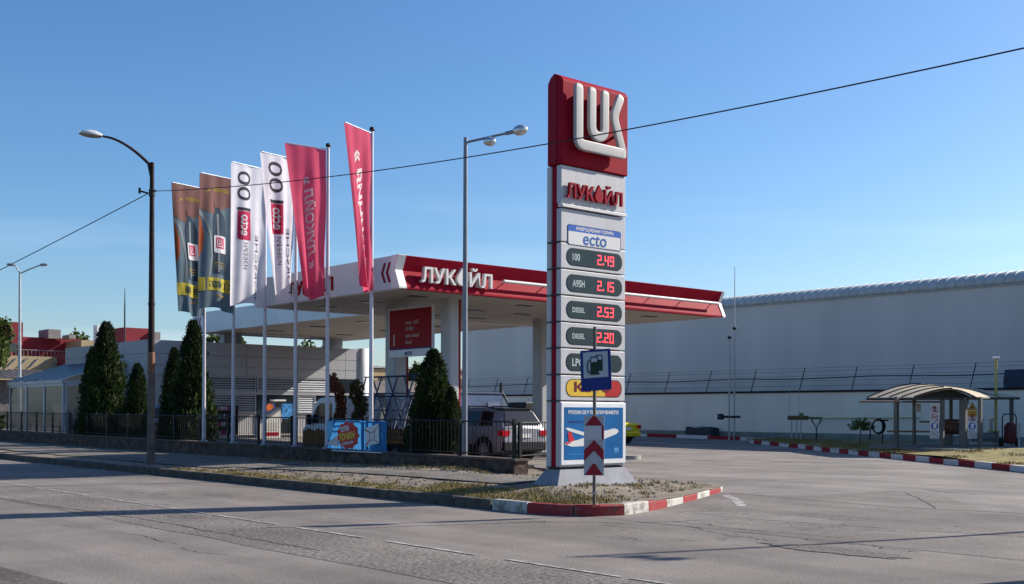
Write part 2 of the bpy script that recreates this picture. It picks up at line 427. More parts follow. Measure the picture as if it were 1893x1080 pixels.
# paved part of the footway on the verge, left
mb = MB()
mb.grid(lambda a, b: (13.0 + .5 * wob(26 + 49 * b) * .4 + (2.6) * a, 26 + 49 * b, zv(13 + 2.6 * a, 26 + 49 * b) + .022), 8, 60)
mb.grid(lambda a, b: (13.55 + 1.15 * a, 15.5 + 10.5 * b, zv(13.55 + 1.15 * a, 15.5 + 10.5 * b) + .022), 6, 40)
struct(mb, 'footway', paving)

kred = worn('kerb_red_paint', (.27, .03, .035), (.17, .10, .085), .43, 2.6)
kwhite = worn('kerb_white_paint', (.46, .44, .42), (.2, .18, .155), .46, 2.6)
kred2 = worn('kerb_red_paint_fresh', (.30, .02, .03), (.2, .12, .1), .36, 3)
kwhite2 = worn('kerb_white_paint_fresh', (.62, .62, .62), (.3, .28, .26), .37, 3)
kconc = M('kerb_concrete', (.115, .098, .085), .9, c2=(.05, .044, .038), scale=5, bump=.5, bscale=25)
def resample(pts, step):
    out = [Vector((*pts[0], 0))]; rem = step
    for a, b in zip(pts[:-1], pts[1:]):
        a, b = Vector((*a, 0)), Vector((*b, 0)); L = (b - a).length; t = rem
        while t <= L: out.append(a + (b - a) * (t / L)); t += step
        rem = t - L
    return out
def kerb(name, pts, seg, colours, mats, w=.15, ztop=lambda p: .17, zbot=lambda p: -.03, sub=4):
    mb = MB(); P = resample(pts, seg / sub)
    nrm = []
    for i in range(len(P)):
        t = (P[min(i + 1, len(P) - 1)] - P[max(i - 1, 0)]).normalized(); nrm.append(Vector((-t.y, t.x, 0)))
    for i in range(len(P) - 1):
        mi = colours(i // sub)
        e = .008 if i % sub == 0 else 0; e2 = .008 if i % sub == sub - 1 else 0
        t = (P[i + 1] - P[i]).normalized(); jz = .006 * math.sin(17.3 * (i // sub)) 
        a, b = P[i] + t * e, P[i + 1] - t * e2; na, nb = nrm[i] * w, nrm[i + 1] * w
        za, zb, ga, gb = ztop(a) + jz, ztop(b) + jz, zbot(a), zbot(b); ch = .02
        def q(p, n, k, z): return (p.x + n.x * k, p.y + n.y * k, z)
        prof = lambda p, n, zt, zb_: [q(p, n, 0, zb_), q(p, n, 0, zt - ch), q(p, n, ch / w, zt), q(p, n, 1, zt), q(p, n, 1, zb_)]
        A, B = prof(a, na, za, ga), prof(b, nb, zb, gb)
        for k in range(4): mb.face([A[k], A[k + 1], B[k + 1], B[k]], mi)
        if e: mb.face(A, mi)
        if e2: mb.face(list(reversed(B)), mi)
    return struct(mb, name, mats)
kerb('kerb', [(12.0, 75), (12.0, 14.2)], .98, lambda i: 0, [kconc], w=-.15 * -1, ztop=lambda p: .165)
tip = [(12.0, 14.2), (12.0, 13.4), (12.12, 12.75), (12.45, 12.25), (12.9, 12.1), (13.8, 12.35), (15.2, 12.9), (16.6, 13.5), (17.7, 14.0), (18.3, 14.45), (18.6, 15.1), (18.45, 15.9), (18.0, 16.6), (17.5, 17.6), (17.15, 18.6)]
kerb('kerb', tip, .85, lambda i: {0: 1, 1: 0, 2: 0}.get(i, 1 if i % 2 else 0) if i < 10 else 2, [kred, kwhite, kconc], w=.14, ztop=lambda p: .175 - .03 * smooth(13, 15, p.x), sub=6)
# kerbs on the far right
RK = [(16.5, -3.2), (26.0, 9.0), (29.6, 13.5), (35.5, 21.2), (41.2, 28.6), (42.6, 31.0), (44.0, 33.2)]
kerb('kerb', RK, 1.0, lambda i: i % 2, [kred2, kwhite2], w=-.16, ztop=lambda p: zf(p.x, p.y) + .17, zbot=lambda p: -.03)
kerb('kerb', [(46.6, 31.5), (46.6, 64)], 2.1, lambda i: i % 2, [kred2, kwhite2], w=-.2, ztop=lambda p: zf(p.x, p.y) + .17, zbot=lambda p: 0.)
# lawn between right kerb and wall
mb = MB()
def lawnz(x, y): return zf(x, y) + .16 + .05 * noise.noise(Vector((x * .7, y * .7, 0))) + .28 * math.exp(-((x - 36.5) / 3.2) ** 2 - ((y - 16.5) / 2.6) ** 2)
def lawnp(a, b):
    i = b * (len(RK) - 1); k = min(int(i), len(RK) - 2); t = i - k
    x0 = RK[k][0] + (RK[k + 1][0] - RK[k][0]) * t + .1; y0 = RK[k][1] + (RK[k + 1][1] - RK[k][1]) * t
    x = x0 + (48 - x0) * a; return (x, y0, lawnz(x, y0))
mb.grid(lawnp, 40, 60)
struct(mb, 'lawn', lawn)
mb = MB()
mb.prism([(37.2, 14), (47.6, 14), (47.6, 24.5), (40.2, 24.5), (37.2, 20.4)], (0, 0, 0), (1, 0, 0), (0, 1, 0), 0, .375)
struct(mb, 'shelter_plinth', M('plinth_concrete', (.22, .215, .2), .9, var=.2, scale=2, bump=.3))
mb = MB(); mb.box(46.8, 48, 31, 66, .0, .2)
struct(mb, 'wall_footing', M('footing_concrete', (.17, .18, .165), .9, var=.2))
# planting bed behind the low wall
mb = MB(); mb.box(17.2, 18.4, 20.2, 64, -.03, .33)
struct(mb, 'planting_bed', M('bed_soil', (.06, .05, .04), .95, var=.3, bump=.6))

# ================================================================== GRASS (stuff)
def on_island(x, y):
    if x < 12.2 or x > 17.9: return False
    if y < 13.4 and x < 12.9: return y > 12.95 - (x - 12.2) * .9
    return y > 12.3 + max(0, x - 13) * .41 and (x < 16.7 or y < 18.2)
def blades(name, spots, n, hmin, hmax, mats, label, cat, zfn, width=.012, inside=None):
    mb = MB()
    for _ in range(n):
        x, y, r = random.choice(spots); a = random.uniform(0, 2 * math.pi); d = r * math.sqrt(random.random())
        px, py = x + d * math.cos(a), y + d * math.sin(a) * 1.0
        if inside and not inside(px, py): continue
        z = zfn(px, py); h = random.uniform(hmin, hmax) * (1.2 - d / r * .7)
        b = random.uniform(0, 2 * math.pi); lx, ly = h * .6 * math.cos(b) * random.random(), h * .6 * math.sin(b) * random.random()
        c = random.uniform(0, 3.14); wx, wy = width * math.cos(c), width * math.sin(c); mi = random.choice(range(len(mats)))
        mb.face([(px - wx, py - wy, z - .01), (px + wx, py + wy, z - .01), (px + lx * .4 + wx * .6, py + ly * .4 + wy * .6, z + h * .6), (px + lx, py + ly, z + h)], mi)
    return tag(mb.build(name, mats), label, cat, kind='stuff')
gm = [M('dry_grass', (.33, .235, .09), .8, var=.25, scale=9), M('straw_grass', (.21, .15, .065), .8, var=.25, scale=9), M('green_grass', (.10, .115, .028), .8, var=.3, scale=9)]
zvs = lambda x, y: zv(x, y) + .02 * noise.noise(Vector((x, y, 0)) * 1.3)
spots = []
for i in range(170):                              # strip along the kerb
    y = random.uniform(12.9, 27); spots.append((12.2 + abs(random.gauss(0, .28)), y, random.uniform(.1, .3)))
for i in range(70):
    y = random.uniform(12.6, 17); spots.append((random.uniform(12.4, 13.3), y, random.uniform(.15, .35)))
for i in range(60):                               # along the wall foot
    spots.append((16.6 - abs(random.gauss(0, .4)), random.uniform(18.5, 30), random.uniform(.12, .35)))
blades('verge_grass', spots, 42000, .012, .075, gm, 'dry tufted grass along the kerb and wall foot', 'grass', zvs, .005, on_island)
spots = [(random.uniform(13.7, 16.1), 14.5 - abs(random.gauss(0, .12)), .15) for _ in range(10)] + [(random.uniform(13.2, 18), random.uniform(12.6, 15.2), random.uniform(.05, .18)) for _ in range(36)]
blades('weed_tufts', spots, 2600, .012, .085, gm, 'thin weeds on the gravel round the sign base', 'weeds', zvs, .005, on_island)
sp = []
for i in range(260):
    a, b = random.random() ** 1.6 * .55, random.random(); p = lawnp(a, b); sp.append((p[0] + .2, p[1], random.uniform(.3, .7)))
blades('lawn_grass', sp, 26000, .03, .10, gm[:2] + gm[:1] + gm[2:], 'sunlit straw coloured grass behind the striped kerb', 'grass', lambda x, y: lawnz(x, y), .012)
mb = MB()
for i in range(6000):                             # loose stones on the verge
    x, y = random.uniform(12.4, 18.2), random.uniform(12.6, 30)
    if x > 13.8 + (y - 12.4) * 2.6 and y < 15: continue
    if y > 17 and x > 16.6: continue
    s = random.choice((.008, .012, .016, .03)) * random.uniform(.7, 1.3); z = zvs(x, y); mk = random.randrange(3)
    if not on_island(x, y): continue
    for q in (((-s, 0), (s * .5, -s)), ((s * .5, -s), (s * .4, s)), ((s * .4, s), (-s, 0))): mb.face([(x + q[0][0], y + q[0][1], z), (x + q[1][0], y + q[1][1], z), (x, y, z + s)], mk)
tag(mb.build('gravel', [M('loose_stones', (.3, .27, .23), .9, var=.3, scale=30), M('dark_stones', (.1, .09, .08), .9), M('brown_stones', (.19, .14, .1), .9)]), 'loose stones scattered over the bare verge', 'gravel', kind='stuff')

# ================================================================== PRICE TOTEM
TW, TT = 1.8, .4
tot = thing('price_totem', 'tall red and white fuel price totem standing on the verge', 'price sign', (15.06 * .93, 15.8 * .93, EYE * .07))
tot.scale = (.93, .93, .93)
XD, ZD = Vector((1, 0, 0)), Vector((0, 0, 1))     # face plane: x right, z up, normal -y
def FP(x, z, d=0): return (x, -d, z)
ZB, ZT = .531, 8.10
# core: three strips seen on the side
mb = MB(); mb.box(.03, TW - .03, .13, .27, ZB, 6.36); mb.build('core', red, tot)
mb = MB(); mb.box(.0, TW, .275, TT, ZB, 6.36); bevel(mb.build('rear_shell', white, tot), .015)
# skirt
mb = MB(); sk0 = [(-.0, .0), (TW, .0), (TW, TT), (0, TT)]; sk1 = [(-.22, -.16), (TW + .24, -.16), (TW + .24, TT + .16), (-.22, TT + .16)]
for i in range(4):
    a, b = i, (i + 1) % 4; mb.face([(*sk1[a], .17), (*sk1[b], .17), (*sk0[b], ZB - .035), (*sk0[a], ZB - .035)])
mb.face([(*p, ZB - .035) for p in sk0])
mb.build('base_skirt', M('skirt_paint', (.27, .28, .32), .7, c2=(.2, .2, .215), scale=2.2, detail=8, spec=.1), tot)
mb = MB(); mb.box(.03, TW - .03, .03, TT - .03, ZB - .035, ZB); mb.build('base_gap', black, tot)
# front panels, a small gap between neighbours
rows = [5.54, 4.88, 4.37, 3.858, 3.344, 2.84, 2.327, 1.818, ZB]
seam = .012
for k, (zt, zb) in enumerate(zip(rows[:-1], rows[1:])):
    mb = MB(); mb.box(0, TW, 0, .125, zb + seam, zt - seam)
    bevel(mb.build('front_panel', white, tot), .012)
    for sgn in (1,):
        mb2 = MB(); mb2.box(-.03, 0.0, .05, .36, zb - .012, zb + .012)
    mb2.build('clip', dark, tot)
mb = MB(); mb.box(0, TW, 0, .125, 5.63, 6.36); bevel(mb.build('name_panel', white, tot), .012)
mb = MB(); mb.prism([(0, 5.552), (.0, 5.60), (0.05, 5.628), (.13, 5.628), (.13, 5.552)], (0, 0, 0), (0, 1, 0), (0, 0, 1), 0, TW); 
led = mb.build('ledge', lamp_white, tot); led.location.y = -.05
# red head with pitched side profile
mb = MB()
hd = [(-.04, 6.375), (-.04, 7.99), (.02, 8.06), (TT / 2, 8.15), (TT - .08, 8.06), (TT - .02, 7.97), (TT - .02, 6.375)]
mb.prism(hd, (-.01, 0, 0), (0, 1, 0), (0, 0, 1), 0, TW + .035)
bevel(mb.build('red_head', red, tot), .02)
mb = MB(); mb.box(-.025, -.011, .12, .28, 6.4, 8.08); mb.build('head_side_strip', red_dk, tot)
# emblem: rounded strokes standing off the red head
HH = 8.0 - 6.375
def E(fx, fy, d=.12): return Vector(((fx - .085) * TW, -.05 - d, 8.09 - fy * (8.09 - 6.375)))
def stroke(pts, r=.104, nm='emblem_stroke'):
    P = [E(*p) for p in pts]; Q = [P[0]]
    for i in range(1, len(P) - 1):                # round the corners
        a, b, c = P[i - 1], P[i], P[i + 1]; d = min(.13, (b - a).length * .45, (c - b).length * .45)
        s, e = b + (a - b).normalized() * d, b + (c - b).normalized() * d
        for t in (0, .25, .5, .75, 1): Q.append(s * (1 - t) ** 2 + b * 2 * t * (1 - t) + e * t * t)
    Q.append(P[-1])
    d0 = (Q[0] - Q[1]).normalized(); d1 = (Q[-1] - Q[-2]).normalized(); rs = [r] * len(Q)
    pre = [(Q[0] + d0 * r * s, r * c) for s, c in ((.95, .3), (.8, .6), (.5, .87))]; post = [(Q[-1] + d1 * r * s, r * c) for s, c in ((.5, .87), (.8, .6), (.95, .3))]
    pts = [p for p, _ in pre] + Q + [p for p, _ in post]; rs = [q for _, q in pre] + rs + [q for _, q in post]
    mb = MB(); mb.tube(pts, rs, 24, 0, flat=((0, 1, 0), .42), sq=.3); return mb.build(nm, M('emblem_white', (.40, .39, .385), .45, var=.05, spec=.15), tot)
ubot = [(.548 + .1 * math.sin(R(a)), .545 + .10 * math.cos(R(a))) for a in range(-90, 91, 30)]
stroke([(.245, .145), (.245, .775), (.93, .775)])
stroke([(.448, .145)] + ubot + [(.648, .145)], .096)
stroke([(.885, .145), (.785, .37), (.93, .755)], .095)
mb = MB()
for fx, fy in ((.245, .3), (.245, .7), (.6, .775), (.448, .3), (.648, .3), (.85, .23), (.86, .58)):
    p = E(fx, fy); mb.tube([(p.x, -.14, p.z), (p.x, -.045, p.z)], .03, 8)
mb.build('emblem_bracket', dark, tot)
# name in raised red letters with a drop for the o
def wordmark(mb, o, xd, yd, w, h, dep, mi_l=0, mi_d=0, d=.0):
    """the station name: three letters, a drop, two letters, raised by dep"""
    put_text(mb, 'ЛУК', Vector(o) + Vector(xd) * (-.255 * w), xd, yd, 1., mi_l, d, .47 * w, h, extrude=dep / 2, bold=.014)
    put_text(mb, 'ЙЛ', Vector(o) + Vector(xd) * (.335 * w) + Vector(yd) * (h * .11), xd, yd, 1., mi_l, d, .33 * w, h * 1.22, extrude=dep / 2, bold=.014)
    dp = [(p[0] + .068 * w, p[1] - .5 * h) for p in drop(.145 * w, h * 1.18)]
    mb.prism(dp, o, xd, yd, d, d + dep, mi_d)
mb = MB(); wordmark(mb, FP(TW * .475, 5.88, 0), XD, ZD, 1.55, .29, .06, 0, 0, .03); mb.build('name_letters', red, tot)
# fuel brand panel
mb = MB(); cx, cz = .51 * TW, 5.04
pw, ph = 1.5, .40
mb.prism(rrect(pw, ph, .05), FP(cx, cz), XD, ZD, .0, .004, 0); mb.build('inset_frame', navy, tot)
mb = MB(); mb.prism([(p[0], max(p[1], .07)) for p in rrect(pw - .03, ph - .03, .04)], FP(cx, cz), XD, ZD, .006, .009); mb.build('blue_band', M('band_blue', (.02, .1, .42), .4), tot)
mb = MB(); mb.prism([(p[0] , min(p[1], .068)) for p in rrect(pw - .05, ph - .03, .04)], FP(cx, cz), XD, ZD, .006, .009); mb.build('white_field', lamp_white, tot)
mb = MB(); put_text(mb, 'ИНОВАЦИОННИ ГОРИВА', FP(cx, cz + .128), XD, ZD, .1, 0, .012, 1.05, .085, bold=.004, shear=.2); mb.build('caption', lamp_white, tot)
mb = MB(); put_text(mb, 'ecto', FP(cx, cz - .06), XD, ZD, .3, 0, .012, .66, .215, bold=.004, shear=.1); mb.build('fuel_word', M('word_blue', (.015, .1, .33), .4), tot)
# price rows
pill_m = M('price_screen', (.022, .042, .05), .25, var=.15, scale=2)
led_m = emis('led_red', (1, .04, .06), 1.5)
SEG = {'0': 'abcdef', '1': 'bc', '2': 'abged', '3': 'abgcd', '4': 'fgbc', '5': 'afgcd', '9': 'abcdfg'}
def digit(mb, ch, o, w, h, t, d):
    q = {'a': (0, h - t, w, h), 'd': (0, 0, w, t), 'g': (0, h / 2 - t / 2, w, h / 2 + t / 2), 'f': (0, h / 2, t, h), 'b': (w - t, h / 2, w, h), 'e': (0, 0, t, h / 2), 'c': (w - t, 0, w, h / 2)}
    for s in SEG[ch]:
        x0, y0, x1, y1 = q[s]; mb.prism([(x0 + .004, y0 + .004), (x1 - .004, y0 + .004), (x1 - .004, y1 - .004), (x0 + .004, y1 - .004)], o, XD, ZD, d, d + .003)
fuels = [('100', '2.49', .2, .14), ('A95H', '2.15', .33, .14), ('DIESEL', '2.53', .34, .1), ('DIESEL', '2.20', .34, .1), ('LPG', None, .3, .15)]
for k, (nm, pr, tw, th) in enumerate(fuels):
    zc = (rows[k + 1] + rows[k + 2]) / 2 - .01
    mb = MB(); mb.prism(rrect(1.56, .345, .16, 10), FP(.515 * TW, zc), XD, ZD, .0, .004); rim = mb.build('screen_rim', black, tot)
    mb = MB(); mb.prism(rrect(1.52, .315, .15, 10), FP(.51 * TW, zc), XD, ZD, .005, .008); sc_ = mb.build('price_screen', pill_m, tot)
    mb = MB(); put_text(mb, nm, FP(.17 * TW, zc), XD, ZD, .2, 0, .011, None if nm == '100' and False else tw, th, bold=.004, align='LEFT'); mb.build('fuel_name', M('screen_letter', (.42, .48, .48), .5), sc_)
    if pr:
        mb = MB(); x = .548 * TW
        for ch in pr:
            if ch == '.': mb.prism([(0, 0), (.03, 0), (.03, .035), (0, .035)], FP(x, zc - .095), XD, ZD, .011, .014); x += .055
            else: digit(mb, ch, FP(x, zc - .1), .115, .2, .027, .011); x += .15
        mb.build('price_digits', led_m, sc_)
zc = (rows[6] + rows[7]) / 2
mb = MB(); mb.prism(rrect(1.56, .345, .16, 10), FP(.515 * TW, zc), XD, ZD, .0, .004); mb.build('coffee_panel_rim', black, tot)
mb = MB(); P = rrect(1.52, .315, .15, 10)
mb.prism([(min(p[0], .3), p[1]) for p in P], FP(.51 * TW, zc), XD, ZD, .005, .008, 0)
mb.prism([(max(p[0], .302), p[1]) for p in P], FP(.51 * TW, zc), XD, ZD, .005, .008, 1)
cp = mb.build('coffee_panel', [M('coffee_yellow', (.62, .40, .04), .4, var=.2, scale=1), M('coffee_red', (.4, .02, .02), .4)], tot)
mb = MB(); put_text(mb, 'Кафе', FP(.48 * TW, zc), XD, ZD, .2, 0, .011, 1.0, .25, bold=.008); mb.build('coffee_word', M('coffee_brown', (.12, .012, .02), .4), cp)
# poster
z0, z1 = ZB + .05, rows[7] - .03
mb = MB(); mb.box(.0, TW, -.03, -.001, z0, z1); bevel(mb.build('poster_frame', white2, tot), .01)
px0, px1, pz0, pz1 = .075, TW - .085, z0 + .1, z1 - .09
mb = MB(); mb.prism([(px0, pz0), (px1, pz0), (px1, pz1), (px0, pz1)], (0, 0, 0), XD, ZD, .031, .034); po = mb.build('poster', blue, tot)
PW, PH = px1 - px0, pz1 - pz0
def PP(ax, ay): return (px0 + ax * PW, pz0 + (1 - ay) * PH)
def pplate(mb, pts, mi, d): mb.prism([PP(*p) for p in pts], (0, 0, 0), XD, ZD, d, d + .002, mi)
mb = MB()
c_ = PP(.49, .095); put_text(mb, 'ВПУСНИ СЕ В ПРИКЛЮЧЕНИЕТО!', (c_[0], 0, c_[1]), XD, ZD, .1, 0, .037, PW * .85, .075, bold=.004); mb.build('headline', lamp_white, po)
mb = MB(); c_ = PP(.075, .275); put_text(mb, 'ИГРАЙ И ПЕЧЕЛИ', (c_[0], 0, c_[1]), XD, ZD, .1, 0, .037, PW * .44, .06, bold=.004, align='LEFT'); mb.build('subline', navy, po)
mb = MB()
pplate(mb, [(.0, .70), (.05, .66), (.2, .63), (.42, .55), (.66, .46), (.84, .41), (.905, .43), (.92, .475), (.88, .52), (.7, .60), (.5, .69), (.3, .745), (.12, .75)], 0, .036)
pplate(mb, [(.02, .41), (.05, .385), (.1, .4), (.36, .49), (.47, .55), (.40, .575), (.2, .5), (.07, .45)], 0, .036)
pplate(mb, [(.055, .485), (.105, .46), (.165, .635), (.075, .66)], 1, .039)
pplate(mb, [(.0, .675), (.13, .655), (.05, .71)], 1, .039)
pplate(mb, [(.38, .57), (.44, .54), (.55, .53), (.55, .62), (.43, .615)], 1, .039)
pplate(mb, circ(.022, .425, .67), 2, .041)
mb.build('aeroplane_picture', [lamp_white, M('poster_red', (.5, .02, .03), .4), dark], po)
mb = MB()
pplate(mb, [(.06, .895), (.4, .893), (.4, .898), (.06, .90)], 0, .036); pplate(mb, [(.85, .88), (.92, .87), (.92, .88), (.85, .89)], 0, .036)
for k in range(4): pplate(mb, [(.845 + k * .02, .79), (.857 + k * .02, .79), (.857 + k * .02, .86), (.845 + k * .02, .86)], 0, .036)
mb.build('poster_mark', M('poster_pale', (.16, .4, .7), .4), po)

# ================================================================== ROAD SIGN
sg = thing('road_sign', 'blue fuel pump sign above a red and white arrow board on one thin pole', 'road sign', (12.5, 12.35, .16), -R(41.2) + R(-10))
mb = MB(); mb.tube([(0, 0, -.05), (0, 0, 2.76)], .026, 10); mb.build('pole', M('sign_pole', (.13, .115, .10), .6, .2, var=.2), sg)
SX = Vector((1, 0, 0))
rot = Matrix.Rotation(R(2.), 3, 'Y')
mb = MB(); tilt = lambda: None
xd = Vector((math.cos(R(5)), 0, math.sin(R(4)))); yd = Vector((-math.sin(R(2)), 0, math.cos(R(2))))
o = Vector((.025, -.05, 2.09))
mb.prism(rrect(.47, .63, .025), o, xd, yd, 0, .018); bp_ = mb.build('fuel_sign_plate', navy, sg)
mb = MB(); o2 = o + yd * .075
mb.prism([(-.19, -.19), (.19, -.19), (.19, .205), (-.19, .205)], o2, xd, yd, .02, .022); mb.build('white_field', M('sign_grey', (.36, .42, .46), .5), bp_)
mb = MB()
for dx, dy, s, mi in ((.055, .035, .9, 0), (-.02, 0, 1., 0)):
    q = lambda pts: [(dx + a * s, dy + b * s) for a, b in pts]
    e = .024 if dx > 0 else .028
    mb.prism(q([(-.06, -.14), (.06, -.14), (.06, .12), (.05, .135), (-.05, .135), (-.06, .12)]), o2, xd, yd, e, e + .002, 0)
    mb.prism(q([(-.045, .05), (.045, .05), (.045, .115), (-.045, .115)]), o2, xd, yd, e + .003, e + .004, 1)
mb.prism([(-.1, -.145), (.06, -.145), (.06, -.13), (-.1, -.13)], o2, xd, yd, .03, .031, 0)
mb.tube([o2 + xd * a + yd * b + Vector((0, -.03, 0)) for a, b in ((-.08, .08), (-.12, .06), (-.13, -.02), (-.12, -.1), (-.1, -.11), (-.085, -.09))], .008, 6, 0)
mb.build('pump_symbol', [M('symbol_dark', (.012, .03, .025), .5), MATS['sign_grey']], bp_)
mb = MB(); o = Vector((.0, -.045, .93)); w, h = .155, .46
mb.prism([(-w, -h), (w, -h), (w, h), (-w, h)], o, SX, ZD, 0, .016); ab = mb.build('arrow_board', M('board_grey', (.36, .38, .41), .5, var=.08), sg)
sred = M('sign_red', (.26, .012, .025), .5, var=.12, scale=8)
mb = MB()
for t0, t1 in ((.455, None), (.085, -.18), (-.28, None)):
    if t1 is None:
        zb_ = t0 - .15 if t0 > 0 else -.455
        mb.prism([(-w + .015, zb_), (w - .015, zb_), (0.02, t0), (-.02, t0)], o, SX, ZD, .018, .02)
    else:
        mb.prism([(-w, t0 - .16), (0, t0), (w, t0 - .16), (w, t0 - .325), (0, t0 - .165), (-w, t0 - .325)], o, SX, ZD, .018, .02)
mb.prism([(w - .035, .07), (w, .12), (w, .3), (w - .035, .3)], o, SX, ZD, .018, .02)
mb.build('red_arrow', sred, ab)
mb = MB(); mb.prism([(-w - .0, .085), (w - .037, .085), (w - .037, .305), (-w, .305)], o, SX, ZD, .022, .03); mb.build('pasted_panel', M('pasted_grey', (.46, .47, .5), .5, var=.04), ab)
mb = MB()
for zz in (.2, .7, 1.3, 1.9, 2.3):
    mb.box(-.04, .04, -.034, -.02, zz - .012, zz + .012)
mb.build('clamp', steel, sg)

# ================================================================== CANOPIES
CU0, CU1, CV0, CV1, SOF, TOPZ = 21.4, 38.1, 30.0, 39.5, 5.6, 6.68
can = thing('forecourt_canopy', 'large flat canopy with red front fascia above the fuel pumps', 'canopy', (0, 0, EYE * .18))
can.scale = (.82, .82, .82)
mb = MB(); mb.box(CU0 + .1, CU1 - .1, CV0 + .25, CV1 - .1, SOF + .02, SOF + .12)
for i in range(1, 28):                            # soffit board joints
    u = CU0 + .1 + i * .6
    if u < CU1 - .2: mb.box(u, u + .02, CV0 + .3, CV1 - .15, SOF + .012, SOF + .0195)
mb.build('soffit', soffit_m, can)
mb = MB(); mb.box(CU0 + .3, CU1 - .3, CV0 + .5, CV1 - .3, SOF + .13, TOPZ - .25); mb.build('roof', grey, can)
fp = [(0, SOF), (0, SOF + .06), (.24, SOF + .6), (.03, TOPZ - .02), (.03, TOPZ), (.3, TOPZ), (.36, SOF + .62), (.3, SOF)]
mb = MB(); mb.prism(fp, (CU0 + .28, CV0, 0), (0, 1, 0), (0, 0, 1), 0, CU1 - CU0 - .44); mb.build('red_fascia', red, can)
for uu, w in ((CU0 - .02, .3), (CU1 - .158, .17)):
    f2 = [(p[0] - .03, p[1] + (.01 if p[1] > 6 else 0)) for p in fp[:5]] + [(.42, TOPZ + .01), (.46, SOF + .62), (.42, SOF)]
    mb = MB(); mb.prism(f2, (uu, CV0, 0), (0, 1, 0), (0, 0, 1), 0, w); mb.build('corner_cap', white2, can)
fas = M('white_fascia', (.56, .55, .58), .45, var=.06, scale=.8)
mb = MB(); mb.prism([(0, SOF), (.0, TOPZ), (.3, TOPZ), (.3, SOF)], (CU0, CV0 + .42, 0), (1, 0, 0), (0, 0, 1), -(CV1 - CV0 - .42), 0)
mb.build('white_fascia', fas, can)
mb = MB(); mb.box(CU0 + .3, CU1 - .3, CV1 - .3, CV1, SOF, TOPZ); mb.build('rear_fascia', fas, can)
mb = MB(); mb.box(CU1 - .3, CU1, CV0 + .47, CV1, SOF, TOPZ); mb.build('side_fascia', fas, can)
mb = MB(); wordmark(mb, (23.72, CV0 + .02, 6.1), XD, ZD, 3.05, .52, .14, 0, 0, .0); mb.build('name_letters', lamp_white, can)
mb = MB()
for u in (22.5, 23.1, 23.7, 24.4, 25): mb.tube([(u, CV0 + .3, 6.12), (u, CV0 - .0, 6.12)], .02, 6)
mb.build('letter_bracket', dark, can)
mb = MB(); mb.tube([(25.75, CV0 - .12, 6.14), (CU1 - .6, CV0 - .12, 6.14)], .06, 10); lb = mb.build('light_bar', lamp_white, can)
mb = MB(); u = 26.0
while u < CU1 - .7: mb.tube([(u, CV0 - .12, 6.14), (u, CV0 + .24, 6.12)], .018, 6); u += 1.9
mb.build('bracket', steel, lb)
mb = MB()
for k in range(3):                                # chevrons on the white side
    v0 = 31.02 - .27 * k; zc = 6.15; x = -v0
    mb.prism([(x - .0, zc), (x + .16, zc + .33), (x + .29, zc + .33), (x + .13, zc), (x + .29, zc - .33), (x + .16, zc - .33)], (CU0, 0, 0), (0, -1, 0), (0, 0, 1), .001, .012)
mb.build('chevron', red_dk, can)
mb = MB(); wordmark(mb, (CU0, 35.45, 6.08), (0, -1, 0), ZD, 3.0, .5, .05); mb.build('side_letters', red, can)
for u in (23.5, 28.5, 31, 35.5):
    for vv in (31.9, 34.8, 37.7): mb = MB(); mb.box(u - .35, u + .35, vv - .16, vv + .16, SOF - .01, SOF + .01); mb.build('downlight', M('lamp_glass_off', (.09, .085, .08), .3), can)
colm = M('column_cladding', (.4, .4, .4), .45, .1, var=.06)
for u, v, r in ((25.0, 31.95, .24), (25.25, 35.6, .3), (33.4, 36.3, .25), (33.4, 32.3, .25)):
    mb = MB(); mb.prism(rrect(2 * r, 2 * r + .1, .12), (u, v, 0), (1, 0, 0), (0, 1, 0), -.3, SOF + .02); cl = mb.build('column', colm, can)
    mb = MB(); mb.box(u + r + .002, u + r + .07, v - r, v + r, .1, SOF); mb.build('red_edge', red_dk, cl)
# second canopy over the shop front
cn2 = thing('shop_canopy', 'lower white canopy reaching from behind the flags over the shop front', 'canopy', (0, 0, 0))
U0, U1, V0, V1 = 26.2, 35.4, 36.5, 55.0
mb = MB(); mb.box(U0 + .2, U1 - .2, V0 + .1, V1 - .2, SOF + .02, SOF + .12); mb.build('soffit', soffit_m, cn2)
mb = MB(); mb.box(U0 + .3, U1 - .3, V0 + .2, V1 - .3, SOF + .13, 6.4); mb.build('roof', grey, cn2)
mb = MB(); mb.box(U0, U0 + .2, V0, V1, SOF, 6.62); mb.build('street_fascia', M('fascia_sheen', (.50, .5, .55), .25, .25, var=.1, scale=.6), cn2)
mb = MB(); mb.box(U1 - .2, U1, V0, V1, SOF, 6.62); mb.box(U0 + .2, U1 - .2, V1 - .2, V1, SOF, 6.62); mb.build('rear_fascia', fas, cn2)
for u in (28.5, 32.5):
    for vv in (42.5, 46.5, 50.5): mb = MB(); mb.box(u - .4, u + .4, vv - .18, vv + .18, SOF - .01, SOF + .01); mb.build('downlight', MATS['lamp_glass_off'], cn2)
mb = MB(); mb.box(29.2, 31.9, 52.9, 53.1, SOF - .06, SOF + .0); mb.build('strip_light', lamp_white, cn2)
mb = MB()
for k in range(3):
    x = -(54.75 - .25 * k); mb.prism([(x, 6.1), (x + .13, 6.38), (x + .23, 6.38), (x + .1, 6.1), (x + .23, 5.82), (x + .13, 5.82)], (U0, 0, 0), (0, -1, 0), (0, 0, 1), .001, .012)
mb.build('chevron', red_dk, cn2)
for u, v in ((28.0, 54.3), (34.2, 54.3)):
    mb = MB(); mb.box(u - .5, u + .5, v - .25, v + .25, 5.1, SOF + .02); mb.build('column', colm, cn2)
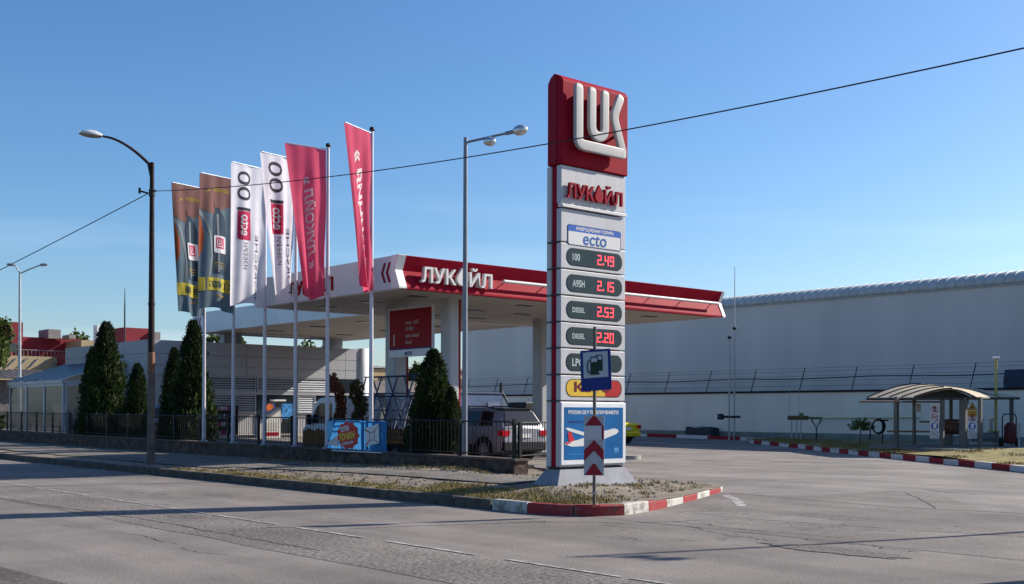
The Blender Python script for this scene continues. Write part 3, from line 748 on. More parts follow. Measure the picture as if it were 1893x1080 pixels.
# pump sign board hung at the first island
bd = thing('pump_sign_board', 'red hanging board numbered 1 above the first pump island', 'sign board', (24.62 * .82, 33.75 * .82, EYE * .18))
bd.scale = (.82, .82, .82)
zt, zb_ = 5.42, 3.62
mb = MB(); mb.box(-.05, .05, -1.35, 1.35, zb_, zt); mb.build('frame', white2, bd)
mb = MB(); mb.box(-.056, -.051, -1.3, 1.3, zb_ + .3, zt - .05); bq = mb.build('red_field', M('board_red', (.27, .012, .02), .5, spec=.08), bd)
mb = MB(); mb.box(-.058, -.0565, -1.3, 1.3, zb_ + .27, zb_ + .32); mb.build('blue_line', navy, bd)
mb = MB(); YD = Vector((0, -1, 0)); pale = M('board_letter', (.5, .36, .34), .5)
put_text(mb, '1', (-.056, 1.0, 4.25), YD, ZD, .5, 0, .004, .09, .42, bold=.004)
for k, (t, w) in enumerate((('ecto 100', .8), ('A-95H', .5), ('ecto diesel', .85), ('diesel', .4))):
    put_text(mb, t, (-.056, .28, 4.88 - k * .24), YD, ZD, .2, 0, .004, w, .15, bold=.003, align='LEFT', shear=.15)
mb.build('lettering', pale, bq)
mb = MB(); put_text(mb, 'ecto', (-.051, .1, zb_ + .14), YD, ZD, .2, 0, .004, .45, .17, bold=.006, shear=.1); mb.build('fuel_word', navy, bd)
mb = MB()
for y in (-.9, .9): mb.box(.055, .2, y - .04, y + .04, 4.2, 4.3)
mb.build('bracket', steel, bd)

# ================================================================== SHOP BUILDING
BU0, BU1, BV0, BV1, BH = 23.0, 35.2, 53.0, 64.0, 5.02
g0 = .25
bld = thing('shop_building', 'low grey panelled station shop with louvred windows and glass door', 'building', (0, 0, 0))
pan = M('grey_cladding', (.33, .33, .35), .5, .1, var=.05, scale=.5)
mb = MB(); mb.box(BU0, BU1, BV0 + .05, BV1, g0 - .1, BH); mb.build('wall', pan, bld)
mb = MB()
for z0_, z1_ in ((4.42, BH + .04), (3.86, 4.40), (3.38, 3.84)):
    for a, b in ((BU0 - .04, 25.2), (25.22, 28.2), (28.22, 31.2), (31.22, 34.2), (34.22, BU1)):
        mb.box(a, b, BV0 - .02, BV0 + .049, z0_, z1_)
mb.build('front_cladding', pan, bld)
mb = MB()
for z0_, z1_ in ((4.42, BH + .04), (3.5, 4.40), (2.6, 3.48), (1.7, 2.58), (.3, 1.68)):
    for k in range(4): mb.box(BU0 - .05, BU0 - .001, BV0 + .05 + k * 2.75, BV0 + .05 + (k + 1) * 2.75 - .02, z0_, z1_)
mb.build('side_cladding', pan, bld)
mb = MB(); mb.lathe([(0, 5.12), (.33, 5.1), (.33, g0 - .1)], (35.45, BV0 + .15, 0), 'z', 20); mb.build('corner_column', white2, bld)
slat = M('louvre_slat', (.34, .35, .38), .35, .3, var=.08)
def louvre(x0, x1, z0_, z1_):
    mb = MB(); mb.box(x0, x1, BV0 + .0, BV0 + .045, z0_, z1_); wd = mb.build('window', glassd, bld)
    mb = MB(); z = z0_ + .05
    while z < z1_ - .03:
        mb.raw([(x0 + .04, BV0 - .03, z), (x1 - .04, BV0 - .03, z), (x1 - .04, BV0 - .002, z + .075), (x0 + .04, BV0 - .002, z + .075)], [(0, 1, 2, 3)]); z += .12
    mb.build('louvre', slat, wd)
    mb = MB()
    for a, b, c, d in ((x0, x0 + .06, z0_, z1_), (x1 - .06, x1, z0_, z1_), (x0 + .06, x1 - .06, z1_ - .05, z1_), (x0 + .06, x1 - .06, z0_, z0_ + .05)): mb.box(a, b, BV0 - .05, BV0 - .031, c, d)
    mb.build('frame', slat, wd)
for x0, x1 in ((26.1, 28.75), (28.8, 31.15), (31.2, 33.1)): louvre(x0, x1, 2.62, 3.36)
louvre(26.1, 28.75, 1.5, 2.44); louvre(31.2, 32.3, 1.5, 2.44)
mb = MB(); mb.box(26.0, 34.9, BV0 - .07, BV0 - .0, 2.46, 2.6); mb.build('lintel_band', pan, bld)
for x0, x1 in ((28.82, 29.98), (30.0, 31.15)):
    mb = MB(); mb.box(x0, x1, BV0 - .03, BV0 + .04, .3, 2.44); dr = mb.build('door', glassd, bld)
    mb = MB(); mb.box(x0 + .9 if x0 < 29 else x0 + .2, x0 + .94 if x0 < 29 else x0 + .24, BV0 - .08, BV0 - .04, 1.0, 1.5); mb.build('handle', steel, dr)
mb = MB(); mb.prism([(29.1, 1.25), (29.85, 1.25), (29.85, 2.0), (29.1, 2.0)], (0, BV0 - .031, 0), XD, ZD, 0, .006); mb.prism(circ(.22, 29.55, 1.78), (0, BV0 - .038, 0), XD, ZD, 0, .004, 1)
mb.build('door_poster', [M('poster_navy', (.03, .06, .22), .4, var=.4, scale=6), M('poster_orange', (.5, .12, .03), .4, var=.4, scale=9)], bld)
mb = MB(); mb.prism([(30.25, 1.2), (30.9, 1.2), (30.9, 2.0), (30.25, 2.0)], (0, BV0 - .031, 0), XD, ZD, 0, .006); mb.build('door_poster', M('poster_sky', (.05, .2, .45), .4, var=.6, scale=7), bld)
mb = MB(); mb.box(29.55, 30.5, BV0 - .05, BV0 - .04, 2.13, 2.22); mb.build('door_plate', lamp_white, bld)
for x0, x1 in ((32.35, 33.5), (33.55, 34.9)):
    mb = MB(); mb.box(x0, x1, BV0, BV0 + .045, .9, 2.44); mb.build('window', glassd, bld)
mb = MB(); mb.box(33.15, 34.9, BV0 - .0, BV0 + .045, 2.62, 3.36); mb.build('window', glassd, bld)
mb = MB(); mb.box(25.5, 36, BV0 - 1.6, BV0 - .08, g0 - .2, g0 + .16); mb.build('doorstep', M('step_concrete', (.45, .4, .34), .8), bld)
# things in front of the shop
ds = thing('display_rack', 'dark shelf rack of small bottles by the shop wall', 'shelf', (26.7, 52.2, g0))
mb = MB(); mb.box(-.55, .55, .35, .4, 0, 1.6); mb.box(-.6, -.55, -.1, .4, 0, 1.65); mb.box(.55, .6, -.1, .4, 0, 1.65)
for z in (.12, .55, .95, 1.35): mb.box(-.55, .55, -.1, .35, z, z + .03)
mb.build('rack_frame', M('rack_dark', (.05, .05, .06), .5), ds)
mb = MB(); cs = [(.6, .58, .6), (.4, .05, .12), (.5, .3, .35), (.1, .12, .3)]; bmats = [M('bottle_%s' % n_, c) for n_, c in zip(('white', 'red', 'pink', 'blue'), cs)]
for z in (.15, .58, .98, 1.38):
    for k in range(9): mb.lathe([(0, .0), (.045, 0), (.045, .16), (.018, .2), (.018, .24), (0, .24)], (-.46 + k * .115, .0, z), 'z', 8, random.randrange(4))
tag(mb.build('bottles', bmats), 'mixed small bottles standing on the shelf rack by the shop', 'bottles', kind='stuff').location = (26.7, 52.2, g0)
def rounded_bin(name, label, cat, x, y, h, m, door=True):
    t = thing(name, label, cat, (x, y, g0 - .03))
    mb = MB(); pr = [(-.45, 0), (.45, 0), (.45, h - .35)] + [(.1 + .35 * math.cos(R(a)), h - .35 + .35 * math.sin(R(a))) for a in range(0, 91, 15)] + [(-.45, h - .12)]
    mb.prism(pr, (0, .3, 0), XD, ZD, 0, .6); mb.build('housing', m, t)
    mb = MB(); mb.prism(rrect(.5, h * .45, .08), (-.05, -.302, h * .55), XD, ZD, 0, .01); mb.build('front_opening', black, t)
    return t
rounded_bin('vacuum_cabinet', 'white round topped vacuum cabinet right of the shop door', 'vacuum', 31.3, 50.6, 1.95, white2)
pc = thing('ice_cabinet', 'pale slant topped chest cabinet left of the shop door', 'cabinet', (28.3, 51.0, g0))
mb = MB(); mb.prism([(-.55, 0), (.6, 0), (.6, 1.55), (-.55, .95)], (0, .3, 0), XD, ZD, 0, .6); mb.build('housing', M('cabinet_white', (.55, .53, .5), .5), pc)
mb = MB(); mb.prism([(-.4, .12), (.5, .12), (.5, .3), (-.4, .3)], (0, -.302, 0), XD, ZD, 0, .01); mb.build('red_stripe', red, pc)
mb = MB(); mb.prism(rrect(.8, .4, .04), (.02, -.302, .6), XD, ZD, 0, .01); mb.build('door', M('cabinet_door', (.45, .43, .4), .5), pc)

# ================================================================== PUMPS AND FORECOURT THINGS
def pump(u, v, label):
    u, v = u * .82, v * .82
    t = thing('fuel_pump', label, 'fuel pump', (u, v, zf(u, v) + .12), 0, 'fuel pumps under the canopy')
    t.scale = (.82, .82, .82)
    mb = MB(); mb.box(-.28, .28, -.5, .5, 0, 1.3); bevel(mb.build('cabinet', white2, t), .03)
    mb = MB(); mb.box(-.22, .22, -.42, .42, 1.3, 1.55); mb.build('neck', grey, t)
    mb = MB(); mb.box(-.3, .3, -.55, .55, 1.55, 2.15); bevel(mb.build('display_head', dark, t), .04)
    for s in (-1, 1):
        mb = MB(); mb.box(s * .281 - .008, s * .281 + .008, -.3, .3, .8, 1.15); mb.build('screen', pill_m, t)
        mb = MB(); mb.tube([(s * .2, .52, 1.2), (s * .3, .62, .9), (s * .3, .62, .35), (s * .25, .58, .2), (s * .2, .53, .5)], .02, 6); mb.build('hose', rubber, t)
        mb = MB(); mb.box(s * .2 - .03, s * .2 + .03, .5, .58, 1.1, 1.35); mb.build('nozzle', black, t)
    return t
pump(33.5, 37.6, 'dark headed fuel pump beside the rear canopy column')
pump(33.4, 34.3, 'fuel pump on the far island behind the price totem')
pump(25.1, 33.8, 'fuel pump below the red board numbered 1')
mb = MB()
for u in (20.6, 27.4): mb.prism(rrect(.8, 6.6, .4), (u, 28.4, 0), (1, 0, 0), (0, 1, 0), .0, zf(u, 28.4) + .13)
struct(mb, 'pump_island', concrete)
# barred container and post in the background
bc = thing('blue_kiosk', 'small blue container kiosk beyond the silver car', 'kiosk', (38.0, 46.6, 0))
kb = M('kiosk_blue', (.10, .14, .24), .5, .1, var=.15)
mb = MB(); mb.box(-1.6, 1.2, -1, 1, .1, 2.55); mb.build('wall', kb, bc)
mb = MB(); mb.box(-1.65, 1.25, -1.05, 1.05, 2.56, 2.63); mb.build('roof', M('kiosk_roof', (.10, .12, .17), .6), bc)
mb = MB(); mb.box(-1.0, -.1, -1.03, -1.001, .9, 1.9); mb.build('window', M('kiosk_pane', (.2, .24, .3), .2), bc)
mb = MB(); mb.box(-1.55, -.2, -1.06, -1.035, .95, 1.5); mb.build('notice', white2, bc)
mb = MB(); mb.box(.2, 1.0, -1.03, -1.001, .15, 2.1); mb.build('door', M('kiosk_door', (.15, .19, .28), .5), bc)
bp_ = thing('braced_post', 'dark post with a diagonal brace right of the blue kiosk', 'post', (*at_Z(926, 62), .1))
mb = MB(); mb.tube([(0, 0, 0), (0, 0, 3.1)], .08, 8); mb.build('post', dark, bp_)
mb = MB(); mb.tube([(0, 0, 2.7), (.9, -.9, .3)], .06, 8); mb.build('brace', dark, bp_)

# ================================================================== LOW WALL, RAILING, FLAGS
WU = 16.8
def wtop(v): return .50 + .13 * (v - 19) / 35
stone = M('rubble_stone', (.13, .085, .07), .95, c2=(.035, .028, .025), scale=4.5, detail=8, bump=1., bscale=9)
mb = MB()
def wallp(a, b):
    v = 19.1 + 45.9 * a; h = wtop(v); z = .1 + (h - .1) * b
    return (WU + .05 * noise.noise(Vector((0, v * 1.9, z * 4))) + .03 * noise.noise(Vector((3, v * 7, z * 9))), v, z)
mb.grid(wallp, 420, 8, 0, True, True)
mb.grid(lambda a, b: (WU + .4 * b, 19.1 + 45.9 * a, wtop(19.1 + 45.9 * a)), 40, 2)
mb.grid(lambda a, b: (WU + .4 * a + 0, 19.1 + .04 * noise.noise(Vector((a * 3, b * 4, 1))), .1 + (wtop(19.1) - .1) * b), 8, 5)
mb.face([(WU + .4, 19.1, .1), (WU + .4, 65, .1), (WU + .4, 65, wtop(65)), (WU + .4, 19.1, wtop(19.1))])
lw = mb.build('low_wall', stone); tag(lw, 'low rough stone wall carrying the black railing', 'wall')
random.seed(3)
mb = MB()                                         # coping slabs
v = 19.05
while v < 65:
    L = random.uniform(.9, 1.3); mb.box(WU - .03, WU + .43, v, v + L - .015, wtop(v) + .002, wtop(v) + .05); v += L
mb.build('coping', M('coping_stone', (.10, .08, .07), .9, var=.25, scale=3, bump=.4), lw)
rail = thing('metal_railing', 'black barred metal railing standing on the low wall', 'railing', (WU + .12, 19.3, 0))
ironm = M('railing_iron', (.02, .02, .022), .5, .3)
PL, GAP, PH_ = 1.86, .1, .84
def panel_mesh():
    mb = MB(); L, h, r = PL, PH_, .1
    loop = [(0, 0, .06), (0, 0, h - r), (0, r * .3, h - r * .3), (0, r, h), (0, L - r, h), (0, L - r * .3, h - r * .3), (0, L, h - r), (0, L, .06)]
    mb.tube(loop, .02, 6); mb.tube([(0, 0, .09), (0, L, .09)], .016, 6)
    for k in range(1, 13): mb.tube([(0, L * k / 13, .09), (0, L * k / 13, h)], .009, 5, cap=False)
    for s in (.0, L): mb.tube([(0, s, -.0), (0, s, .3)], .022, 6)
    return mb
first = None
for k in range(21):
    y = k * (PL + GAP)
    if first is None: pnl = first = panel_mesh().build('railing_panel', ironm, rail)
    else: pnl = first.copy(); COL.objects.link(pnl); pnl.parent = rail
    pnl.location = (0, y, wtop(19.3 + y) + .04)
pm = MB(); pm.box(-.035, .035, -.035, .035, 0, .9); post0 = pm.build('railing_post', ironm, rail)
for k in range(22):
    y = k * (PL + GAP) - GAP / 2
    o_ = post0 if k == 0 else post0.copy()
    if k: COL.objects.link(o_); o_.parent = rail
    o_.location = (0, y, wtop(19.3 + y) + .04)
o_ = first.copy(); COL.objects.link(o_); o_.parent = rail; o_.location = (.1, -.12, .52); o_.rotation_euler = (0, 0, R(-66))
for k in (0, 1):
    o_ = post0.copy(); COL.objects.link(o_); o_.parent = rail; o_.location = (.1 + 1.72 * k, -.12 + .77 * k, .2); o_.scale = (1, 1, 1.3)

pole_m = M('pole_white', (.52, .50, .56), .35, .15, var=.08, scale=3)
FU = WU + .1
# px of pole, px of outer top corner, bottom width share, phase, design
fl = [(377, 318, .78, 0., 'can'), (431, 370, .95, 1.3, 'can'), (489, 428, .97, 2.2, 'white'), (546, 482, .62, 3.7, 'white'), (605, 527, .55, 4.4, 'red1'), (686, 636, .42, 5.9, 'red2')]
pole_lab = ['flagpole with the leftmost dark bottle flag', 'flagpole between the dark bottle flag and first white flag', 'flagpole of the left white flag', 'flagpole of the right white flag', 'flagpole of the wide red flag beside the white ones', 'flagpole of the narrow red flag standing apart at right']
flag_lab = ['dark flag with oil bottle print, leftmost in the row', 'dark flag with oil bottle print hanging beside a white flag', 'wide white flag with 100 print next to the dark flags', 'narrower white flag with 100 print next to a red flag', 'wide crimson flag with white lettering beside the white flags', 'narrow crimson flag hanging alone at the right of the row']
fc = {k: cloth('flag_' + k, c, t) for k, c, t in (('white', (.70, .68, .74), .4), ('red', (.70, .085, .165), .55), ('slate', (.13, .18, .22), .5), ('maroon', (.26, .13, .12), .5), ('yellow', (.55, .46, .07), .4), ('orange', (.42, .1, .04), .4), ('ink', (.03, .025, .04), .15), ('magenta', (.5, .03, .1), .4), ('steel', (.24, .28, .3), .4), ('bottle', (.035, .062, .10), .4), ('gold', (.4, .26, .05), .4), ('letter', (.86, .84, .84), .5))}
POLES = []
for i, (pp, po_, wb, ph, kind) in enumerate(fl):
    v = v_on(pp, FU); Zp = FU / ray(pp)[0]; top = 8.95 if i < 5 else 9.0
    zb_ = wtop(v) + .04
    pt = thing('flagpole', pole_lab[i], 'flagpole', (FU, v, zb_), 0, 'flagpoles along the low wall')
    mb = MB(); mb.tube([(0, 0, 0), (0, 0, 2.2), (0, 0, top - zb_)], [.062, .055, .04], 12); mb.build('pole', pole_m, pt)
    mb = MB(); mb.lathe([(0, .12), (.06, .1), (.075, .04), (.05, 0)], (0, 0, top - zb_ - .02), 'z', 12); mb.build('cap', black, pt)
    mb = MB(); mb.lathe([(.13, 0), (.13, .03), (.075, .04), (.075, .1)], (0, 0, 0), 'z', 14); mb.build('base_plate', grey, pt)
    # direction of the arm: the end lies nearer the street
    w = 1.28; d = ray(po_); a_ = d[0] ** 2 + d[1] ** 2; b_ = -2 * (d[0] * FU + d[1] * v); c_ = FU ** 2 + v ** 2 - w * w
    disc = b_ * b_ - 4 * a_ * c_
    Zs = (-b_ - math.sqrt(max(disc, 0))) / (2 * a_); e = Vector((d[0] * Zs - FU, d[1] * Zs - v, 0)).normalized()
    nrm = Vector((-e.y, e.x, 0))
    if nrm.dot(Vector((-FW[0], -FW[1], 0))) < 0: nrm = -nrm
    mb = MB(); mb.tube([Vector((0, 0, top - zb_ - .08)), Vector((0, 0, top - zb_ - .08)) + e * w], .014, 6); mb.build('arm', steel, pt)
    H = 4.12; amp = .09
    def FS(s, t, off=0., e=e, nrm=nrm, wb=wb, ph=ph, top=top, v=v, w=w, H=H):
        ww = w * (1 + (wb - 1) * t); fold = (1 - wb * .8)
        q = .055 * math.sin(s * 9 + ph + t * 1.5) * (.15 + .9 * t) * (.5 + fold) + .025 * math.sin(s * 17 + ph * 2 - t * 3) * (.3 + t) + .02 * math.sin(t * 9 + ph + s * 4) * (1 - s) + .05 * t * math.sin(3 * s + ph)
        sag = .02 * math.sin(s * 6 + ph) * t + .05 * t ** 6 * math.sin(s * 5 + ph)
        p = Vector((FU, v, top - .1)) + e * (.05 + ww * s) + nrm * (q * 1.25 + off) - Vector((0, 0, t * H + sag - .0))
        return p
    ft = thing('flag', flag_lab[i], 'flag', (0, 0, 0), 0, 'flags hung in a row along the wall')
    base = {'can': 'slate', 'white': 'white', 'red1': 'red', 'red2': 'red'}[kind]
    mb = MB(); mb.grid(lambda a, b: FS(a, b), 24, 40); mb.build('cloth', fc[base], ft)
    def decal(vs, fs, name, m, lev=1):
        """flat figure in (s,t) space laid on both sides of the cloth"""
        bm = bmesh.new(); bv = [bm.verts.new((p[0], p[1], 0)) for p in vs]
        for f in fs:
            try: bm.faces.new([bv[k] for k in f])
            except ValueError: pass
        bmesh.ops.triangulate(bm, faces=bm.faces)
        for _ in range(3):
            ed = [x for x in bm.edges if ((x.verts[0].co.x - x.verts[1].co.x) ** 2 + (3 * (x.verts[0].co.y - x.verts[1].co.y)) ** 2) ** .5 > .09]
            if not ed: break
            bmesh.ops.subdivide_edges(bm, edges=ed, cuts=1); bmesh.ops.triangulate(bm, faces=bm.faces)
        bm.verts.index_update()
        co = [(min(1, max(0, x.co.x)), min(1, max(0, x.co.y))) for x in bm.verts]; ff = [tuple(y.index for y in x.verts) for x in bm.faces]; bm.free()
        mb = MB(); k = .006 * lev
        mb.raw([FS(a, b, k) for a, b in co], ff); mb.raw([FS(a, b, -k) for a, b in co], [tuple(reversed(f)) for f in ff])
        return mb.build(name, m, ft)
    def dpoly(pts, name, m, lev=1): return decal(pts, [tuple(range(len(pts)))], name, m, lev)
    def dtext(txt, s, t, lenm, hgtm, name, m, vert=True, lev=1, **k):
        """mirrored lettering seen from behind; vert: read upwards with letter tops towards the pole"""
        vs, fs = text_geo(txt, 1., **k)
        mx0, mx1 = min(q.x for q in vs), max(q.x for q in vs); my0, my1 = min(q.y for q in vs), max(q.y for q in vs)
        out = []
        for q in vs:
            a = ((q.x - mx0) / (mx1 - mx0) - .5) * lenm; b = ((q.y - my0) / (my1 - my0) - .5) * hgtm
            out.append((s - b / w, t - a / H) if vert else (s + a / w, t - b / H))
        return decal(out, fs, name, m, lev)
    if kind in ('red1', 'red2'):
        word, (t0, ln) = ('« ЛУКОЙЛ »', (.5, 2.5)) if kind == 'red1' else ('« АКЦИЯ »', (.5, 3.0))
        dtext(word, .47 if kind == 'red1' else .56, t0, ln, .34 if kind == 'red1' else .46, 'lettering', fc['letter'], bold=.03, shear=.25)
    elif kind == 'white':
        dtext('100', .6, .185, 1.16, .5, 'number', fc['ink'], bold=.0)
        dpoly([(.42, .33), (.78, .33), (.78, .52), (.74, .535), (.42, .535)], 'magenta_block', fc['magenta'])
        dtext('ecto', .60, .43, .62, .3, 'fuel_word', fc['white'], lev=2, bold=.02)
        dtext('ИЗБЕРИ', .56, .65, .78, .16, 'lettering', fc['ink'], bold=-.005)
        dtext('PORSCHE', .24, .72, 1.9, .13, 'lettering', fc['ink'], bold=-.005)
    else:
        dpoly([(0, 0), (1, 0), (1, .26), (.6, .29), (.3, .24), (0, .2)], 'maroon_top', fc['maroon'])
        dpoly([(1, .3), (.93, .35), (.86, .45), (.9, .56), (1, .62)], 'orange_arc', fc['orange'])
        dpoly([(1, .26), (.8, .33), (.68, .45), (.62, .62), (.7, .76), (.76, .76), (.68, .6), (.74, .45), (.86, .35), (1, .3)], 'grey_swoosh', fc['steel'])
        dpoly([(.55, .2), (.4, .2), (.4, .25), (.28, .29), (.22, .34), (.22, .73), (.6, .73), (.63, .34), (.58, .29), (.55, .25)], 'bottle_print', fc['bottle'], 2)
        dpoly([(.56, .19), (.38, .19), (.38, .235), (.56, .235)], 'bottle_cap_print', fc['maroon'], 3)
        dpoly([(.5, .28), (.44, .28), (.44, .72), (.5, .72)], 'bottle_gleam', fc['steel'], 3)
        dpoly([(.6, .455), (.58, .445), (.25, .445), (.23, .455), (.23, .565), (.25, .575), (.58, .575), (.6, .565)], 'label_print', fc['white'], 4)
        dpoly([(.54, .46), (.3, .46), (.3, .54), (.54, .54)], 'label_block', fc['magenta'], 5)
        st = lambda a, b, c, d_: [(a, b), (c, b), (c, d_), (a, d_)]
        for j, q in enumerate((st(.5, .47, .52, .53), st(.34, .522, .52, .53), st(.46, .47, .475, .512), st(.41, .47, .425, .512), st(.41, .505, .475, .513), [(.37, .47), (.355, .47), (.38, .498), (.33, .53), (.35, .53), (.395, .498)])):
            dpoly(q, 'label_emblem', fc['white'], 6)
        for j in range(3): dpoly([(.16 + .02 * j, .655 + .02 * j), (.5 - .03 * j, .64 + .02 * j), (.64, .665 + .02 * j), (.5, .65 + .02 * j)], 'flame_print', fc['gold'] if j < 2 else fc['steel'], 3)
        dpoly([(0, .765), (1, .765), (1, .865), (0, .865)], 'yellow_band', fc['yellow'], 2)
        dtext('GENESIS', .42, .815, .82, .2, 'lettering', fc['bottle'], False, 3, bold=.03)
        dtext('SPECIAL', .4, .9, .45, .09, 'lettering', fc['gold'], False, 3, bold=.02)
        dtext('GENESIS', .36, .10, .6, .12, 'lettering', fc['gold'], False, 2, bold=.03)
        dpoly([(.86, .14), (.72, .10), (.62, .14), (.7, .115)], 'gold_sweep', fc['gold'], 2)
    # cords down the pole
    mb = MB(); mb.tube([FS(0, 1), (FU, v + .05, top - .1 - H - .35)], .008, 4); mb.tube([(FU, v + .05, top - .1 - H - .3), (FU, v + .05, top - .1 - H - .55)], .022, 6); mb.build('weight', dark, ft)

# banner on the railing
vb0, vb1 = v_on(606, WU), v_on(716, WU)
bn = thing('banner', 'blue advertising banner with a red burst tied to the railing', 'banner', (WU + .0, (vb0 + vb1) / 2, 0))
BW = vb0 - vb1; zb0, zb1 = .56, 1.36
mb = MB()
def bsurf(a, b, off=0.): 
    y = (a - .5) * BW; return (-.0 - off - .015 * math.sin(a * 60) * .5 - .03 * math.sin(math.pi * b) * abs(math.sin(a * 15)), -y, zb0 + (zb1 - zb0) * (1 - b))
mb.grid(bsurf, 60, 8); mb.build('sheet', cloth('banner_blue', (.05, .24, .55), .45), bn)
def bplate(pts, nm, m, d):
    mb = MB(); mb.prism([((p[0] - .5) * BW, zb0 + (zb1 - zb0) * (1 - p[1])) for p in pts], (-.03, 0, 0), (0, -1, 0), (0, 0, 1), d, d + .002); return mb.build(nm, m, bn)
random.seed(11)
bplate([(.0, .05), (.13, .02), (.1, .5), (.02, .7)], 'pale_patch', M('banner_sky', (.13, .4, .6), .5, var=.2), .012)
burst = [(.38 + (.17 if k % 2 else .2) * math.cos(2 * math.pi * k / 22) * 1.0, .5 + (.42 if k % 2 else .5) * math.sin(2 * math.pi * k / 22)) for k in range(22)]
bplate(burst, 'red_burst', M('banner_red', (.55, .03, .03), .5, var=.15), .015)
bplate([(.02, .78), (.2, .5), (.22, .9), (.1, .85)], 'pale_cone', M('banner_cream', (.6, .5, .45), .5), .018)
bplate([(.66, .25), (.89, .08), (.9, .72), (.68, .85)], 'white_box_print', lamp_white, .018)
for q in ([(.66, .3), (.75, .40), (.755, .38), (.67, .27)], [(.75, .40), (.82, .36), (.82, .34), (.75, .38)], [(.82, .36), (.89, .12), (.895, .09), (.815, .33)], [(.74, .65), (.79, .6), (.79, .62), (.74, .67)], [(.68, .84), (.745, .65), (.74, .63), (.675, .8)], [(.79, .6), (.9, .7), (.9, .72), (.79, .62)], [(.745, .4), (.75, .4), (.75, .65), (.745, .65)], [(.82, .36), (.825, .36), (.825, .61), (.82, .61)]): bplate(q, 'red_line', red, .022)
mb = MB()
def btext(mb, t, a, b, wd, ht, mi):
    put_text(mb, t, (-.03, -(a - .5) * BW, zb0 + (zb1 - zb0) * (1 - b)), (0, -math.cos(R(8)), math.sin(R(8))), (0, math.sin(R(4)), math.cos(R(4))), .2, mi, .022, wd, ht, bold=.012)
btext(mb, 'КУПИ', .33, .28, .4, .15, 0); btext(mb, 'ТОЧКИ', .36, .53, .78, .2, 1); btext(mb, 'И СПЕЧЕЛИ', .37, .76, .6, .07, 0)
mb.build('lettering', [lamp_white, M('banner_yellow', (.7, .5, .06), .5)], bn)
bplate([(.08, 1.01), (.95, 1.01), (.9, 1.045), (.1, 1.05)], 'white_hem', lamp_white, .004)
mb = MB()
for a in (.0, .22, .45, .58, .8, 1.): mb.tube([(-.0, (a - .5) * BW, zb1 - .02), (.12, (a - .5) * BW, zb1 + .01)], .01, 5)
mb.build('tie', black, bn)

# ================================================================== LAMPS AND WIRE
def cobra_head(parent, o, d, L=.62, mi_shell=steel):
    """street light head: shell above, glass below; o = root, d = direction"""
    d = Vector(d).normalized(); s = Vector((-d.y, d.x, 0)).normalized(); up = d.cross(s) * 1
    if up.z < 0: up = -up
    mb = MB(); prof = [(0, .05, .05), (.12, .09, .08), (.3, .15, .12), (.6, .17, .13), (.85, .15, .1), (1, .07, .04)]
    rings = []
    for t, w, h in prof:
        c = Vector(o) + d * (t * L); rings.append([c + s * (w * math.cos(R(a))) + up * (h * math.sin(R(a))) for a in range(0, 181, 20)])
    n = len(rings[0])
    for i in range(len(rings) - 1):
        for j in range(n - 1): mb.face([rings[i][j], rings[i + 1][j], rings[i + 1][j + 1], rings[i][j + 1]], 0, True)
    mb.face(rings[-1]); sh = weld(mb.build('lamp_head', mi_shell, parent))
    mb = MB(); rg = []
    for t, w, h in prof[1:]:
        c = Vector(o) + d * (t * L); rg.append([c + s * (w * .97 * math.cos(R(a))) - up * (h * .55 * math.sin(R(a))) for a in range(0, 181, 30)])
    for i in range(len(rg) - 1):
        for j in range(6): mb.face([rg[i][j], rg[i][j + 1], rg[i + 1][j + 1], rg[i + 1][j]], 0, True)
    weld(mb.build('lamp_glass', M('lamp_lens', (.30, .27, .22), .15, var=.1), sh))
# tall left lamp
LU = 12.75; LV = v_on(279.5, LU); LZ = LU / ray(279.5)[0]
la = thing('street_lamp', 'dark rusty street lamp with long curved arm at the road edge', 'street lamp', (LU, LV, .17))
zt = hgt(303, LZ) - .17
mb = MB(); mb.tube([(0, 0, 2.62), (0, 0, zt)], [.088, .055], 14); mb.build('pole', M('dark_rust', (.014, .009, .011), .8, c2=(.035, .02, .018), scale=4), la)
mb = MB(); mb.tube([(0, 0, -.1), (0, 0, .25), (0, 0, 2.62)], [.115, .105, .092], 14); mb.build('pole_base', M('weathered_base', (.16, .13, .115), .85, c2=(.09, .07, .06), scale=3, bump=.3), la)
mb = MB(); mb.tube([(0, 0, 4.25), (0, 0, 4.33)], .09, 12); mb.build('band', MATS['dark_rust'], la)
mb = MB(); mb.tube([(0, 0, 2.45), (0, 0, 3.0)], [.097, .091], 14, cap=False); mb.build('ochre_patch', M('ochre_paint', (.26, .14, .08), .8, c2=(.15, .075, .045), scale=5), la)
# arm end: on the ray of px 187 about 1.5 m nearer the street
ad_ = Vector((-.80, .60, 0)).normalized()
k_ = None
for s_ in [x * .02 for x in range(20, 200)]:
    p = Vector((LU, LV, 0)) + ad_ * s_; X = p.x * RT[0] + p.y * RT[1]; Z = p.x * FW[0] + p.y * FW[1]
    if CX + FPX * X / Z <= 190: k_ = s_; break
k_ = k_ or 1.5
Ze = (LU + ad_.x * k_) * FW[0] + (LV + ad_.y * k_) * FW[1]
ze = hgt(255, Ze) - .17
arm = []
for i in range(13):
    t = i / 12; arm.append(Vector((0, 0, zt - .12)) + ad_ * (k_ * t) + Vector((0, 0, (ze - zt + .12) * (1 - (1 - t) ** 1.7))))
mb = MB(); mb.tube(arm, [.045 - .015 * i / 12 for i in range(13)], 8); mb.tube([(0, 0, zt - .55), arm[1]], .03, 6); mb.build('arm', M('arm_dark', (.05, .035, .035), .6), la)
cobra_head(la, arm[-1], ad_ + Vector((0, 0, .1)), .62, lamp_white)
mb = MB(); q = hgt(357, LZ) - .17; mb.tube([(0, 0, q - .12), (0, 0, q + .06)], .085, 10)
